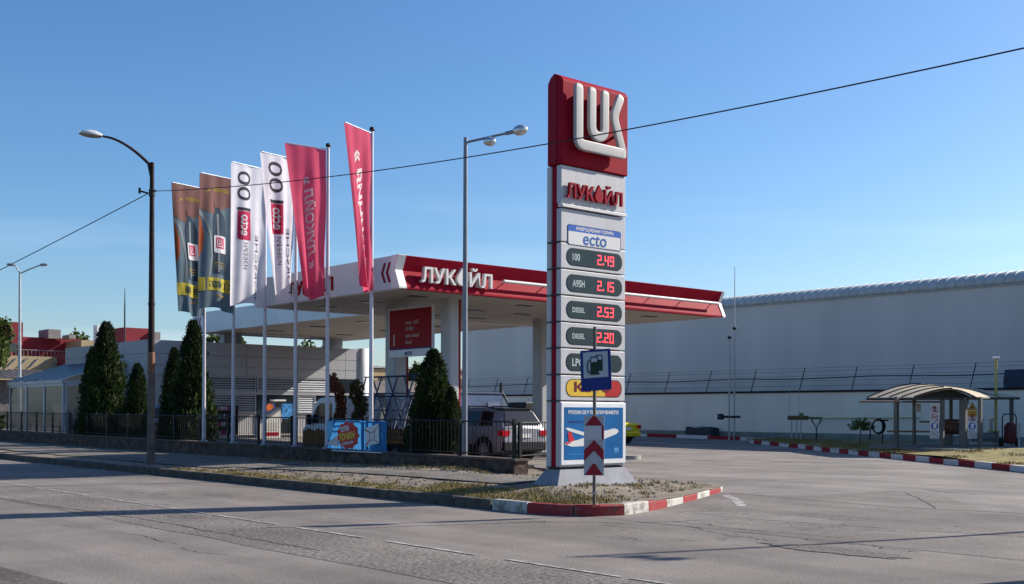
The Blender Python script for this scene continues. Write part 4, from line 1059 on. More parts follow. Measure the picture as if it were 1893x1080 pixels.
mb.tube([(-.1, .02, q - .05), (-.3, .1, q)], .025, 6); mb.tube([(-.3, .1, q - .07), (-.3, .1, q + .08)], .035, 6); mb.tube([(0, -.05, q + .0), (.02, -.22, q)], .025, 6); mb.build('wire_clamp', dark, la)
# second lamp with two heads
GU = WU + .62; GV = v_on(859, GU); GZ = GU / ray(859)[0]
l2 = thing('street_lamp', 'slim grey street lamp with two bulbs on one arm behind the railing', 'street lamp', (GU, GV, .33))
zt2 = hgt(255, GZ) - .33
mb = MB(); mb.tube([(0, 0, -.1), (0, 0, 1.0), (0, 0, zt2)], [.075, .07, .05], 12); mb.build('pole', M('lamp_pole_grey', (.20, .22, .26), .4, .3, var=.12), l2)
ad2 = Vector((RT[0], RT[1], .23)); n2_ = ad2.normalized(); a0 = Vector((0, 0, zt2 - .12))
mb = MB(); mb.tube([a0, a0 + n2_ * 1.18], .03, 8); mb.tube([a0 + n2_ * 1.0, a0 + n2_ * 1.3], .05, 8); mb.build('arm', MATS['lamp_pole_grey'], l2)
chrome = M('bulb_housing', (.62, .63, .64), .15, .7, var=.05)
mb = MB()
for k_, r in ((1.42, .14),):
    c = a0 + n2_ * k_
    rings = []
mb.tube([a0 + n2_ * t for t in (1.2, 1.26, 1.34, 1.44, 1.52, 1.56)], [.06, .11, .135, .13, .08, .02], 14); mb.build('lamp_head', chrome, l2)
mb = MB(); c = a0 + n2_ * .55 + Vector((0, 0, -.1)); mb.tube([c + Vector((-.1 * RT[0], -.1 * RT[1], 0)) + Vector((RT[0], RT[1], .05)) * t for t in (0, .05, .12, .2, .27, .3)], [.05, .09, .12, .12, .08, .02], 14)
mb.tube([a0 + n2_ * .5, c], .02, 6); mb.build('lamp_head', chrome, l2)
l2b = copy_tree(l2); l2b.location = (22.0, 4.7, .05); l2b['label'] = 'slim grey two bulb street lamp standing off beyond the right edge'
# distant double lamp at far left
p = at_Z(36, 74); l3 = thing('street_lamp', 'distant grey street lamp with two short arms at the left edge', 'street lamp', (*p, 0))
zt3 = hgt(505, 74)
mb = MB(); mb.tube([(0, 0, 0), (0, 0, zt3)], [.14, .07], 10); mb.build('pole', steel, l3)
for s in (-.25, 1.):
    e = Vector((RT[0] * 1.25 * s, RT[1] * 1.25 * s, .38)); mb = MB(); mb.tube([(0, 0, zt3 - .15), Vector((0, 0, zt3 - .05)) + e * .5, Vector((0, 0, zt3)) + e], .045, 6); mb.build('arm', steel, l3)
    cobra_head(l3, Vector((0, 0, zt3)) + e, (RT[0] * (1 if s > 0 else -1), RT[1] * (1 if s > 0 else -1), .1), .55)
# overhead wires
wire_m = M('wire_black', (.012, .012, .014), .6)
A = Vector((LU, LV, hgt(357, LZ)))
def wire(P, Q, sag, r, label, n=40):
    mb = MB(); mb.tube([P + (Q - P) * (i / n) - Vector((0, 0, sag * 4 * (i / n) * (1 - i / n))) for i in range(n + 1)], r, 5)
    return tag(mb.build('overhead_wire', wire_m), label, 'wire')
bx, by = at_Z(2146, 11.5)
wire(A + Vector((0, -.1, 0)), Vector((bx, by, hgt(28, 11.5))), .36, .010, 'black cable crossing the sky from the rusty lamp past the totem')
up_ = thing('utility_pole', 'plain wooden utility pole beyond the right edge holding the cable', 'utility pole', (bx, by, 0))
mb = MB(); mb.tube([(0, 0, -.1), (0, 0, hgt(28, 11.5) + .4)], [.12, .08], 10); mb.build('pole', MATS['bark'] if 'bark' in MATS else M('pole_wood', (.12, .09, .07), .9, bump=.4), up_)
mb = MB(); mb.box(-.06, .06, -.5, .5, hgt(28, 11.5) - .14, hgt(28, 11.5) - .04); mb.build('crossarm', M('pole_wood', (.12, .09, .07), .9, bump=.4), up_)
cx_, cy_ = at_Z(-420, 44.0)
wire(A + Vector((0, .1, 0)), Vector((cx_, cy_, hgt(705, 44.0))), .12, .013, 'black cable sagging from the rusty lamp out past the left edge')

# ================================================================== TREES
def rndv(): 
    while True:
        p = Vector((random.uniform(-1, 1), random.uniform(-1, 1), random.uniform(-1, 1)))
        if .05 < p.length < 1: return p.normalized()
cyp_m = leafmat('cypress_green', (.010, .018, .006), (.045, .075, .016), .2)
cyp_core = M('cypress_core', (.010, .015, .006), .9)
def cypress_mesh(seed, n=7600, lumps=26):
    random.seed(seed); mb = MB(); H = 1.0
    def rad(t, a):
        base = (1 - t) ** .55 * (1 if t > .12 else .75 + 2.1 * t)
        return base * (1 + .32 * noise.noise(Vector((math.cos(a) * 1.6, math.sin(a) * 1.6, t * 7 + seed))) + .22 * noise.noise(Vector((math.cos(a) * 4, math.sin(a) * 4, t * 22 + seed))))
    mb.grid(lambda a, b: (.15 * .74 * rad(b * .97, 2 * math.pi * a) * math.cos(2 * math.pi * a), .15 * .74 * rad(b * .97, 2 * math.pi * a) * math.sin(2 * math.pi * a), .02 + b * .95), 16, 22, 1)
    for _ in range(n):
        t = random.random() ** 1.15 * .99; a = random.uniform(0, 2 * math.pi); k = random.uniform(.72, 1.04) if random.random() < .9 else random.uniform(1.04, 1.2)
        r = .15 * rad(t, a) * k; c = Vector((r * math.cos(a), r * math.sin(a), .02 + t * .96))
        out = Vector((math.cos(a), math.sin(a), 0)); L = random.uniform(.015, .04) * (1.1 - .5 * t); W = L * random.uniform(.35, .6)
        ax = (Vector((0, 0, 1)) + out * random.uniform(.1, .7) + rndv() * .35).normalized(); sd_ = ax.cross(rndv()).normalized()
        mb.face([c - ax * L * .3, c + sd_ * W * .5, c + ax * L, c - sd_ * W * .5], 0)
    return mb
cyps = [cypress_mesh(s) for s in (1, 2, 3)]
crown_meshes = []
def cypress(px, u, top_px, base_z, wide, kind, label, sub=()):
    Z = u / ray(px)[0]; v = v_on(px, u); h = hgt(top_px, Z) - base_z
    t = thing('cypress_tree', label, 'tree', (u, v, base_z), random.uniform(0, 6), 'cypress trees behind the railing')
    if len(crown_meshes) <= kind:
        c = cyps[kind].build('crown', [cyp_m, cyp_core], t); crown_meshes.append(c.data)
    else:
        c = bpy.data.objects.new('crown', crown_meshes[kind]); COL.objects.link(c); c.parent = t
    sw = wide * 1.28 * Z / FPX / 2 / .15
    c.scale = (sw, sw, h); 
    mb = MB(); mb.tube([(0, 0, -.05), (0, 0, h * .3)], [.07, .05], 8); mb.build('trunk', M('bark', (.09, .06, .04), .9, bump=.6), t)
random.seed(5)
CU = WU + .95
cypress(196, CU, 592, .3, 68, 0, 'tallest dark cypress at left beside the glass pavilion')
cypress(171, CU + .1, 640, .3, 44, 1, 'slim dark cypress between the pavilion and the tallest cypress')
cypress(254, CU, 670, .3, 46, 2, 'short dark cypress just left of the rusty lamp')
cypress(321, CU, 640, .3, 48, 1, 'lower dark cypress right of the rusty lamp')
cypress(357, CU, 588, .3, 66, 2, 'tall dark cypress beside the leftmost flagpole')
cypress(801, CU, 641, .32, 84, 0, 'bushy cypress under the red board numbered 1')
cypress(834, CU - .1, 712, .32, 44, 1, 'small cypress leaning on the bushy one by the two bulb lamp')
cypress(779, CU + .2, 700, .32, 40, 2, 'small cypress at the left side of the bushy cypress')

def crown(mb, blobs, n, leaf, mi=0):
    for _ in range(n):
        c, r = random.choice(blobs); d = rndv(); p = Vector(c) + Vector((d.x * r[0], d.y * r[1], d.z * r[2])) * random.uniform(.55, 1.05)
        a = rndv(); b = a.cross(rndv()).normalized(); L = leaf * random.uniform(.6, 1.4)
        mb.face([p - a * L * .5, p + b * L * .3, p + a * L * .5, p - b * L * .3], mi)
tree_m = leafmat('deciduous_green', (.03, .05, .012), (.09, .12, .03), .35)
def tree(px, Z, top, wide, label, n=1500, leaf=.5, seed=1, name='leafy_tree', m=None, base=0.):
    random.seed(seed); u, v = at_Z(px, Z); h = hgt(top, Z) - base; w = wide * Z / FPX / 2
    t = thing(name, label, 'tree', (u, v, base), 0, 'trees beyond the station')
    bl = [((random.gauss(0, w * .45), random.gauss(0, w * .45), h * random.uniform(.5, .9)), (w * .5, w * .5, h * .13)) for _ in range(13)] + [((0, 0, h * .86), (w * .5, w * .5, h * .14))]
    mb = MB(); crown(mb, bl, n, leaf); mb.build('crown', m or tree_m, t)
    mb = MB(); mb.tube([(0, 0, 0), (.1, .05, h * .3), (0, 0, h * .75)], [w * .09, w * .07, w * .03], 8)
    for b in bl[:6]: mb.tube([(.05, 0, h * .35), b[0]], [w * .045, w * .015], 6)
    mb.build('trunk', MATS['bark'], t)
tree(-16, 62, 580, 62, 'sunlit leafy tree at the left edge of the picture', 2600, .34, 21)
tree(395, 105, 618, 60, 'leafy tree behind the shop roof beside the tall cypress', 1500, .5, 22)
tree(443, 110, 622, 40, 'small tree top behind the shop roof between flagpoles', 1200, .45, 25)
tree(568, 108, 630, 72, 'broad tree behind the shop roof beside the canopy column', 2000, .5, 23)
tree(617, 112, 645, 24, 'thin tree top behind the right end of the shop', 900, .4, 29)
tree(782, 100, 672, 30, 'small tree seen under the canopy behind the red board', 1200, .4, 24)
tree(150, 150, 615, 40, 'distant tree above the red factory roof', 900, .6, 26)
tree(762, 105, 682, 22, 'small pale tree left of the one under the board', 900, .4, 27)
# red leafed and green columns of shrub behind the railing
def shrub(px, u, top, wide, m, label, seed, n=1500, leaf=.1):
    random.seed(seed); Z = u / ray(px)[0]; v = v_on(px, u); h = hgt(top, Z) - .3; w = wide * Z / FPX / 2
    t = thing('shrub', label, 'shrub', (u, v, .3))
    bl = [((random.gauss(0, w * .3), random.gauss(0, w * .3), h * (.15 + .75 * k / 7)), (w * .75, w * .75, h * .12)) for k in range(8)]
    mb = MB(); crown(mb, bl, n, leaf); mb.build('crown', m, t)
    mb = MB(); mb.tube([(0, 0, 0), (0, 0, h * .6)], [.03, .015], 6)
    for b in bl[2:]: mb.tube([(0, 0, h * .15), b[0]], [.015, .008], 5)
    mb.build('stem', MATS['bark'], t)
shrub(630, CU, 694, 27, leafmat('red_leaf', (.10, .03, .015), (.27, .09, .045), .3), 'tall reddish shrub in front of the white truck', 31, 1900)
shrub(658, CU, 704, 34, leafmat('brown_green_leaf', (.03, .035, .012), (.1, .075, .03), .3), 'brown green shrub right of the reddish one', 32, 1700)
shrub(2, 24, 770, 22, tree_m, 'small green bush at the left edge beside the glass pavilion', 33, 900, .16)

# ================================================================== VEHICLES
carglass = M('car_glass', (.010, .012, .015), .08, var=.02, spec=.45)
chrome_rim = M('rim_alloy', (.5, .5, .52), .35, .5)
lens_red = M('tail_lens', (.45, .01, .02), .15)
def car(name, label, loc, rz, paint, L, W, zbelt, zroof, st, win, rear_y, group=None, wheel=.35, clad=False):
    """st: stations (y, bottom, belt, roof, half width factor, roof half width factor); y grows forwards"""
    t = thing(name, label, 'car', loc, rz, group); w = W / 2
    def sec(s):
        y, zb_, zbelt_, zr, k, kr = s
        return [Vector((x, y, z)) for x, z in ((w * k * .9, zb_), (w * k * .985, zb_ + .14), (w * k, (zb_ + zbelt_) / 2 + .05), (w * k * .975, zbelt_ - .04), (w * k * .955, zbelt_), (w * kr, zr - .07), (w * kr * .86, zr - .015), (w * kr * .5, zr), (0, zr + .012))]
    S_ = [sec(s) for s in st]; n = len(S_[0])
    mb = MB()
    for sx in (1, -1):
        for a, b in zip(S_[:-1], S_[1:]):
            for j in range(n - 1):
                q = [Vector((p.x * sx, p.y, p.z)) for p in (a[j], b[j], b[j + 1], a[j + 1])]; mb.face(q if sx > 0 else q[::-1], 0, True)
        for s in (S_[0], S_[-1]): mb.face([Vector((p.x * sx, p.y, p.z)) for p in s] + [Vector((0, s[0].y, s[0].z))])
    body = weld(mb.build('body', paint, t), .002)
    # side windows
    def at(y, j):
        for a, b in zip(S_[:-1], S_[1:]):
            if a[0].y <= y <= b[0].y: f = (y - a[0].y) / (b[0].y - a[0].y); return a[j].lerp(b[j], f)
        return S_[-1][j]
    for sx in (1, -1):
        for y0, y1, s0, s1 in win:
            P = []
            for y, sl in ((y0, s0), (y1, s1)):
                lo, hi = at(y, 4), at(y + sl, 5); P.append((lo.lerp(hi, .06), lo.lerp(hi, .93)))
            q = [P[0][0], P[1][0], P[1][1], P[0][1]]; q = [Vector((sx * (p.x + .008), p.y, p.z)) for p in q]
            mb = MB(); mb.face(q if sx > 0 else q[::-1]); mb.build('side_window', carglass, t)
    # rear and front screens
    for (i0, i1, nm) in ((rear_y[0], rear_y[1], 'rear_window'), (rear_y[2], rear_y[3], 'windscreen')):
        a, b = S_[i0], S_[i1]; lo, hi = a[4], b[6]
        sgn = -1 if nm == 'rear_window' else 1
        q = []
        for f, fx in ((.08, .9), (.9, .92)):
            c = lo.lerp(Vector((hi.x, hi.y, hi.z)), f); q.append((c.x * fx, c.y + sgn * .045, c.z + .02))
        mb = MB(); f_ = [(-q[0][0], q[0][1], q[0][2]), (q[0][0], q[0][1], q[0][2]), (q[1][0], q[1][1], q[1][2]), (-q[1][0], q[1][1], q[1][2])]
        mb.face(f_ if sgn < 0 else f_[::-1]); mb.build(nm, carglass, t)
    yr, yf = st[0][0], st[-1][0]
    ax = (yr + (.85 if L > 4.2 else .7), yf - .85)
    for y in ax:
        for sx in (1, -1):
            mb = MB(); ww = sx * (w - .19); mb.lathe([(wheel * .62, .0), (wheel * .97, .0), (wheel, .04), (wheel, .17), (wheel * .95, .215), (wheel * .64, .215), (wheel * .62, .19)] if sx > 0 else [(wheel * .62, -.0), (wheel * .97, -.0), (wheel, -.04), (wheel, -.17), (wheel * .95, -.215), (wheel * .64, -.215), (wheel * .62, -.19)], (ww, y, wheel), 'x', 24); wh = mb.build('wheel', rubber, t)
            mb = MB(); xo = sx * (w + .014)
            for k in range(10):
                a = 2 * math.pi * k / 10 + .1; c, d = math.cos(a), math.sin(a); c2, d2 = -d * .035, c * .035
                mb.face([(xo, y + c * .05 + c2, wheel + d * .05 + d2), (xo, y + c * .05 - c2, wheel + d * .05 - d2), (xo, y + c * wheel * .62 - c2 * .8, wheel + d * wheel * .62 - d2 * .8), (xo, y + c * wheel * .62 + c2 * .8, wheel + d * wheel * .62 + d2 * .8)])
            mb.lathe([(wheel * .54, 0), (wheel * .66, 0)], (xo - sx * .002, y, wheel), 'x', 24); mb.lathe([(0, 0), (.07, 0)], (xo + sx * .003, y, wheel), 'x', 12)
            mb.build('rim', chrome_rim, wh)
            mb = MB(); mb.lathe([(0, 0), (wheel * .63, 0)], (xo - sx * .008, y, wheel), 'x', 20); mb.build('spoke_shade_disc', black, wh)  # flat black disc painting in the shade behind the spokes
            mb = MB(); arc = [(y + (wheel + .07) * math.cos(R(a)), wheel + (wheel + .07) * math.sin(R(a))) for a in range(-12, 193, 12)]; arc2 = [(y + (wheel - .02) * math.cos(R(a)), wheel + (wheel - .02) * math.sin(R(a))) for a in range(192, -13, -12)]
            mb.prism(arc + arc2, (sx * (w + .004), 0, 0), (0, 1, 0), (0, 0, 1), -.03, .008); mb.build('wheel_arch', black, t)
    # lamps, plate, bumpers, mirrors, handles
    for sx in (1, -1):
        mb = MB(); zl = zbelt - .16; mb.prism([(sx * w * .97, zl - .11), (sx * w * .99, zl + .07), (sx * w * .66, zl + .06), (sx * w * .7, zl - .09)], (0, yr - .012, 0), XD, ZD, -.02, .015); mb.build('tail_light', lens_red, t)
        mb = MB(); mb.box(sx * w * .97 - .02, sx * w * .97 + .02, yr + .02, yr + .2, zl - .09, zl + .07); mb.build('tail_light', lens_red, t)
        mb = MB(); mb.prism(rrect(.38, .16, .06), (sx * w * .62, yf + .004, zbelt - .22), XD, ZD, -.02, .0); mb.build('headlight', lamp_white, t)
        ym = win[-1][1] - .05; mb = MB(); mb.box(sx * (w + .02) - .0, sx * (w + .2), ym - .05, ym + .06, zbelt, zbelt + .16) if sx > 0 else mb.box(-(w + .2), -(w + .02), ym - .05, ym + .06, zbelt, zbelt + .16); bevel(mb.build('mirror', paint, t), .03)
        for y in (win[0][1] + .12, win[-1][0] + .25): mb = MB(); mb.box(sx * w * .99 - .02, sx * w * .99 + .03, y, y + .18, zbelt - .17, zbelt - .14); mb.build('door_handle', paint, t)
    mb = MB(); mb.box(-w * .93, w * .93, yr - .06, yr + .12, st[0][1] - .02, zbelt - .42); bevel(mb.build('bumper', black if clad else paint, t), .04)
    mb = MB(); mb.box(-w * .93, w * .93, yf - .12, yf + .05, st[0][1] - .02, zbelt - .45); bevel(mb.build('bumper', black if clad else paint, t), .04)
    mb = MB(); mb.prism(rrect(.5, .12, .01), (0, yr - .013, zbelt - .26), XD, ZD, 0, .01); mb.build('number_plate', lamp_white, t)
    if clad:
        for sx in (1, -1):
            mb = MB(); mb.box(sx * w * .99 - .03, sx * w * .99 + .02, ax[0] + wheel + .08, ax[1] - wheel - .08, .28, .52); mb.build('sill', black, t)
            mb = MB(); rr = [at(y, 6) for y in (yr + .45, yr + 1.2, yr + 2.2, yr + 2.7)]; mb.tube([Vector((sx * p.x, p.y, p.z + (.06 if 0 < i < 3 else .0))) for i, p in enumerate(rr)], .02, 6); mb.build('roof_rail', dark, t)
        mb = MB(); mb.box(-w * .68, w * .68, yr + .26, yr + .6, zroof - .06, zroof - .03); mb.build('roof_spoiler', black, t)
        mb = MB(); mb.box(-w * .8, w * .8, yr - .068, yr - .061, .62, .65); mb.build('bumper_strip', steel, t)
    return t
silver = M('silver_paint', (.27, .27, .31), .5, .35, var=.04)
# stations from rear to front
suv = [(-2.28, .36, .98, 1.02, .9, .78), (-2.2, .32, 1.08, 1.12, .95, .8), (-1.92, .28, 1.08, 1.60, .98, .73), (-1.5, .26, 1.07, 1.66, 1, .74), (-.3, .26, 1.05, 1.68, 1, .75), (.45, .26, 1.03, 1.62, 1, .74), (1.15, .26, 1.01, 1.06, 1, .82), (1.8, .28, .95, .98, .98, .8), (2.2, .32, .84, .86, .9, .74), (2.3, .4, .7, .72, .82, .7)]
car('parked_car', 'silver sport utility car seen from behind beside the railing', (23.25, 28.25, zf(23.2, 28)), 0, silver, 4.57, 1.85, 1.06, 1.68, suv, [(-1.75, -1.12, .12, .0), (-1.06, -.08, 0, 0), (.0, .95, 0, -.42)], (1, 2, 5, 6), wheel=.36, clad=True)
hat = [(-2.0, .34, .95, .98, .9, .8), (-1.92, .3, 1.02, 1.05, .95, .82), (-1.72, .26, 1.04, 1.50, .98, .75), (-1.3, .24, 1.04, 1.58, 1, .76), (0, .24, 1.02, 1.62, 1, .77), (.6, .24, 1.0, 1.54, 1, .75), (1.3, .24, .98, 1.02, 1, .82), (1.9, .28, .86, .88, .92, .76), (2.05, .36, .7, .72, .84, .7)]
car('parked_car', 'black hatchback half hidden between the silver car and totem', (25.6, 30.5, zf(25, 30)), 0, M('black_paint', (.012, .012, .014), .25, .2), 4.1, 1.75, 1.02, 1.62, hat, [(-1.55, -.95, .1, 0), (-.9, .0, 0, 0), (.07, 1.0, 0, -.45)], (1, 2, 5, 6), wheel=.32)
sed = [(-2.3, .36, .86, .90, .9, .8), (-2.22, .3, .96, .99, .95, .82), (-1.65, .26, .98, 1.02, .98, .84), (-.95, .25, .97, 1.38, 1, .7), (-.4, .24, .96, 1.44, 1, .72), (.4, .24, .95, 1.42, 1, .72), (1.2, .24, .94, .98, 1, .82), (2.0, .28, .82, .85, .93, .76), (2.25, .36, .66, .68, .84, .7)]
car('parked_car', 'bright yellow saloon with its tail showing right of the totem', (38.9, 38.55, zf(39, 38)), 0, M('yellow_paint', (.62, .48, .02), .3, .1), 4.55, 1.8, .97, 1.44, sed, [(-1.15, -.45, .3, 0), (-.38, .35, 0, 0), (.42, 1.0, 0, -.4)], (2, 3, 5, 6), wheel=.32)
car('parked_car', 'small grey car parked behind the cypress right of the rusty lamp', (*at_Z(292, 50), zf(*at_Z(292, 50))), R(90), M('grey_paint', (.2, .21, .23), .3, .4), 4.1, 1.75, 1.0, 1.5, hat, [(-1.55, -.95, .1, 0), (-.9, .0, 0, 0), (.07, 1.0, 0, -.45)], (1, 2, 5, 6), wheel=.32)

# flatbed glazier truck
tu, tv = 18.42, 25.2
tr = thing('flatbed_truck', 'white flatbed truck with a tall glass rack on its wooden bed', 'truck', (tu + .85, tv, zf(19, 28)))
tr.scale = (.9, .9, .9)
wpaint = M('truck_white', (.58, .58, .6), .35, var=.06)
# y forwards; the bed 0..4.2, the cab 4.35..6.4
cabp = [(4.35, .5), (4.35, 2.12), (4.5, 2.2), (5.35, 2.16), (5.55, 2.02), (6.2, 1.28), (6.45, 1.1), (6.5, .5)]
mb = MB(); mb.prism(cabp, (-.92, 0, 0), (0, 1, 0), (0, 0, 1), 0, 1.84); cb = bevel(mb.build('cab', wpaint, tr), .05)
for s in (-1, 1):
    mb = MB(); mb.prism([(4.55, 1.3), (4.55, 1.98), (5.3, 1.98), (5.5, 1.85), (5.95, 1.3)], (s * .926 - .004, 0, 0), (0, 1, 0), (0, 0, 1), 0, .008); mb.build('side_window', carglass, tr)
    mb = MB(); mb.box(s * 1.06 - .08, s * 1.06 + .08, 5.75, 5.87, 1.25, 1.6); bevel(mb.build('mirror', black, tr), .02)
    mb = MB(); mb.box(s * .93 - .006, s * .93 + .006, 4.62, 4.8, 1.12, 1.16); mb.build('door_handle', black, tr)
    for y in (5.75, .95):
        mb = MB(); mb.lathe([(.2, -.1), (.33, -.1), (.35, -.06), (.35, .06), (.33, .1), (.2, .1)], (s * .82, y, .35), 'x', 20); wh = mb.build('wheel', rubber, tr)
        mb = MB(); mb.lathe([(0, s * .06), (.1, s * .07), (.22, s * .09)], (s * .82, y, .35), 'x', 16); mb.build('rim', steel, wh)
mb = MB(); mb.face([(-.8, 5.6, 1.99), (.8, 5.6, 1.99), (.8, 6.17, 1.34), (-.8, 6.17, 1.34)]); ws = mb.build('windscreen', carglass, tr); ws.location = (0, .03, .02)
mb = MB(); mb.box(-.85, .85, 6.47, 6.58, .42, .62); mb.build('bumper', black, tr)
for s in (-1, 1):
    mb = MB(); mb.prism(rrect(.3, .16, .05), (s * .62, 6.505, .85), XD, ZD, -.02, 0); mb.build('headlight', lamp_white, tr)
mb = MB(); mb.box(-.4, .4, 0, 5.5, .45, .68); mb.build('chassis', dark, tr)
wood = M('bed_wood', (.24, .11, .03), .7, c2=(.11, .05, .018), scale=3, streak=(1, .3, 6), bump=.3)
mb = MB(); mb.box(-.95, .95, 0, 4.25, .69, .76); mb.build('bed_floor', wood, tr)
for s in (-1, 1):
    for k in range(3):
        mb = MB(); mb.box(s * .95 - .02, s * .95 + .02, .02, 4.23, .77 + k * .13, .89 + k * .13); mb.build('side_board', wood, tr)
for k in range(3):
    mb = MB(); mb.box(-.92, .92, -.03, .01, .77 + k * .13, .89 + k * .13); mb.build('tail_board', wood, tr)
for s in (-1, 1):
    mb = MB(); mb.box(s * .75 - .14, s * .75 + .14, -.06, -.03, .5, .64); mb.build('tail_light', lens_red, tr)
mb = MB(); mb.box(-.26, .26, -.05, -.03, .42, .54); mb.build('number_plate', lamp_white, tr)
mb = MB(); blu = M('rack_blue', (.03, .05, .12), .5, .3)
for y in (.1, 1.0, 1.9, 2.8, 3.7):                # A-frames
    for s in (-1, 1): mb.tube([(s * .9, y, .78), (s * .12, y, 2.85)], .028, 6)
    for z in (1.2, 1.75, 2.3):
        k = .9 - (z - .78) / 2.07 * .78; mb.tube([(-k, y, z), (k, y, z)], .02, 6)
for s in (-1, 1):
    for z in (.95, 2.2, 2.85):
        k = .9 - (z - .78) / 2.07 * .78; mb.tube([(s * k, .1, z), (s * k, 3.8, z)], .024, 6)
mb.tube([(-.5, .1, 2.3), (-.5, .02, 2.3)], .09, 10); mb.build('glass_rack', blu, tr)
for k in range(5):
    mb = MB(); y0 = .6 + k * .42; x0 = -.62 - .05 * k
    for a, b in (((x0 - .1, y0, .8), (x0 + .42, y0 + .1, 2.1)), ((x0 - .1, y0 + .36, .8), (x0 + .42, y0 + .46, 2.1)), ((x0 - .1, y0, .8), (x0 - .1, y0 + .36, .8)), ((x0 + .42, y0 + .1, 2.1), (x0 + .42, y0 + .46, 2.1))): mb.tube([a, b], .026, 5)
    fr = mb.build('window_frame', M('frame_grey', (.22, .24, .3), .5), None); tag(fr, 'white window frame leaning on the truck rack, one of five alike', 'window frame', 'window frames on the truck'); fr.location = (tu + .85, tv, zf(19, 28)); fr.scale = (.9, .9, .9)
tb = thing('timber_stack', 'upright brown boards standing beside the white truck cab', 'boards', (*at_Z(582, 33.6), zf(*at_Z(582, 33.6))))
for k in range(7):
    mb = MB(); mb.box(-.02, .02, -.62 + k * .18, -.62 + k * .18 + .165, .02, .98 + .03 * (k % 3)); mb.build('board', wood, tb)
mb = MB(); mb.box(.021, .06, -.62, .62, .3, .4); mb.box(.021, .06, -.62, .62, .75, .85); mb.build('batten', wood, tb)

# ================================================================== GLASS PAVILION
PU, PV0, PV1 = 20.0, 56.0, 64.0
pv = thing('glass_pavilion', 'glazed lean-to pavilion with grey frame behind the low wall', 'pavilion', (0, 0, 0))
pf = M('pavilion_frame', (.36, .38, .43), .4, .3, var=.06)
pg = glass('pavilion_glass', (.10, .12, .12), .06, .45)
ez, rz_, g1 = 2.95, 4.1, .35
def frame_panel(o, xd, w, h, nm, seg=1):
    o, xd = Vector(o), Vector(xd)
    mb = MB()
    for a, b, c, d in ((0, .1, 0, h), (w - .1, w, 0, h), (.1, w - .1, 0, .12), (.1, w - .1, h - .14, h)): mb.prism([(a, c), (b, c), (b, d), (a, d)], o, xd, ZD, -.04, .04)
    f = mb.build('window', pf, pv)
    mb = MB(); mb.prism([(.1, .12), (w - .1, .12), (w - .1, h - .14), (.1, h - .14)], o, xd, ZD, -.01, .01); mb.build('pane', pg, f)
for k in range(3): frame_panel((PU, PV1 - k * 2.667, g1), (0, -1, 0), 2.65, ez - g1, 'front')
for k in range(2): frame_panel((PU + .06 + k * 1.45, PV0, g1), (1, 0, 0), 1.43, ez - g1, 'side')
mb = MB(); mb.box(PU - .12, PU + .1, PV0 - .1, PV1 + .1, ez + .001, ez + .16); mb.box(PU - .06, 22.9, PV0 - .06, PV0 + .06, ez + .001, ez + .12); mb.build('gutter', pf, pv)
nr = 6
mb = MB()
for k in range(nr + 1):
    v = PV0 - .1 + (PV1 - PV0 + .2) * k / nr
    mb.raw([(PU - .15, v - .05, ez + .2), (PU - .15, v + .05, ez + .2), (22.93, v + .05, rz_ + .07), (22.93, v - .05, rz_ + .07), (PU - .15, v - .05, ez + .12), (PU - .15, v + .05, ez + .12), (22.93, v + .05, rz_ - .02), (22.93, v - .05, rz_ - .02)], [(0, 1, 2, 3), (0, 3, 7, 4), (1, 5, 6, 2), (0, 4, 5, 1)])
mb.build('rafter', pf, pv)
mb = MB()
for k in range(nr):
    v0 = PV0 - .05 + (PV1 - PV0 + .2) * k / nr; v1 = v0 + (PV1 - PV0 + .2) / nr - .1
    mb.face([(PU - .15, v0, ez + .17), (PU - .15, v1, ez + .17), (22.92, v1, rz_ + .03), (22.92, v0, rz_ + .03)][::-1])
mb.build('roof_glazing', M('roof_glass_blue', (.025, .045, .07), .35, var=.3), pv)
mb = MB(); mb.face([(PU, PV0 - .0, ez + .14), (22.9, PV0, ez + .14), (22.9, PV0, rz_ - .05)]); mb.build('gable_pane', pg, pv)
mb = MB(); mb.box(PU - .05, 23.2, PV0 - .05, PV1 + .05, .0, g1); mb.build('plinth', concrete, pv)
for (dx, dy, lab, m_) in ((1.0, 6.1, 'red covered table inside the glass pavilion', red), (1.2, 3.3, 'white covered table inside the glass pavilion', lamp_white)):
    t = thing('table', lab, 'table', (PU + dx, PV0 + dy, g1 + .002))
    mb = MB(); mb.prism(rrect(1.0, 1.4, .1), (0, 0, 0), (1, 0, 0), (0, 1, 0), .68, .74); mb.build('cover', m_, t)
    for a in (-.4, .4):
        for b in (-.55, .55): mb = MB(); mb.tube([(a, b, 0), (a, b, .68)], .03, 6); mb.build('leg', steel, t)

# ================================================================== HANGAR AND BOUNDARY WALL (right)
HU, HV0, HV1 = 50.0, -15.0, 62.0
hg = thing('warehouse', 'long windowless grey warehouse with rounded ribbed roof edge', 'warehouse', (0, 0, 0))
hwall = M('warehouse_render', (.60, .565, .535), .75, c2=(.52, .495, .475), scale=.5, detail=6, streak=(1, 1, .12))
mb = MB(); mb.box(HU, HU + 22, HV0, HV1, 0, 7.5); mb.build('wall', hwall, hg)
mb = MB()
v = HV0
while v < HV1:
    prof = [(HU - .14 + .0, 7.42)] + [(HU + .75 - .92 * math.cos(R(a)), 7.5 + .52 * math.sin(R(a))) for a in range(0, 91, 15)] + [(HU + 3, 8.06)]
    vs = []
    for dv, k in ((0, 1.), (.03, 1.06), (.08, 1.06), (.11, 1.), (.46, 1.)):
        vs += [((HU + .75) + (p[0] - HU - .75) * k, v + dv, 7.5 + (p[1] - 7.5) * k) for p in prof]
    n_ = len(prof); mb.raw(vs, [(i * n_ + j, i * n_ + j + 1, (i + 1) * n_ + j + 1, (i + 1) * n_ + j) for i in range(4) for j in range(n_ - 1)], 0, False); v += .46
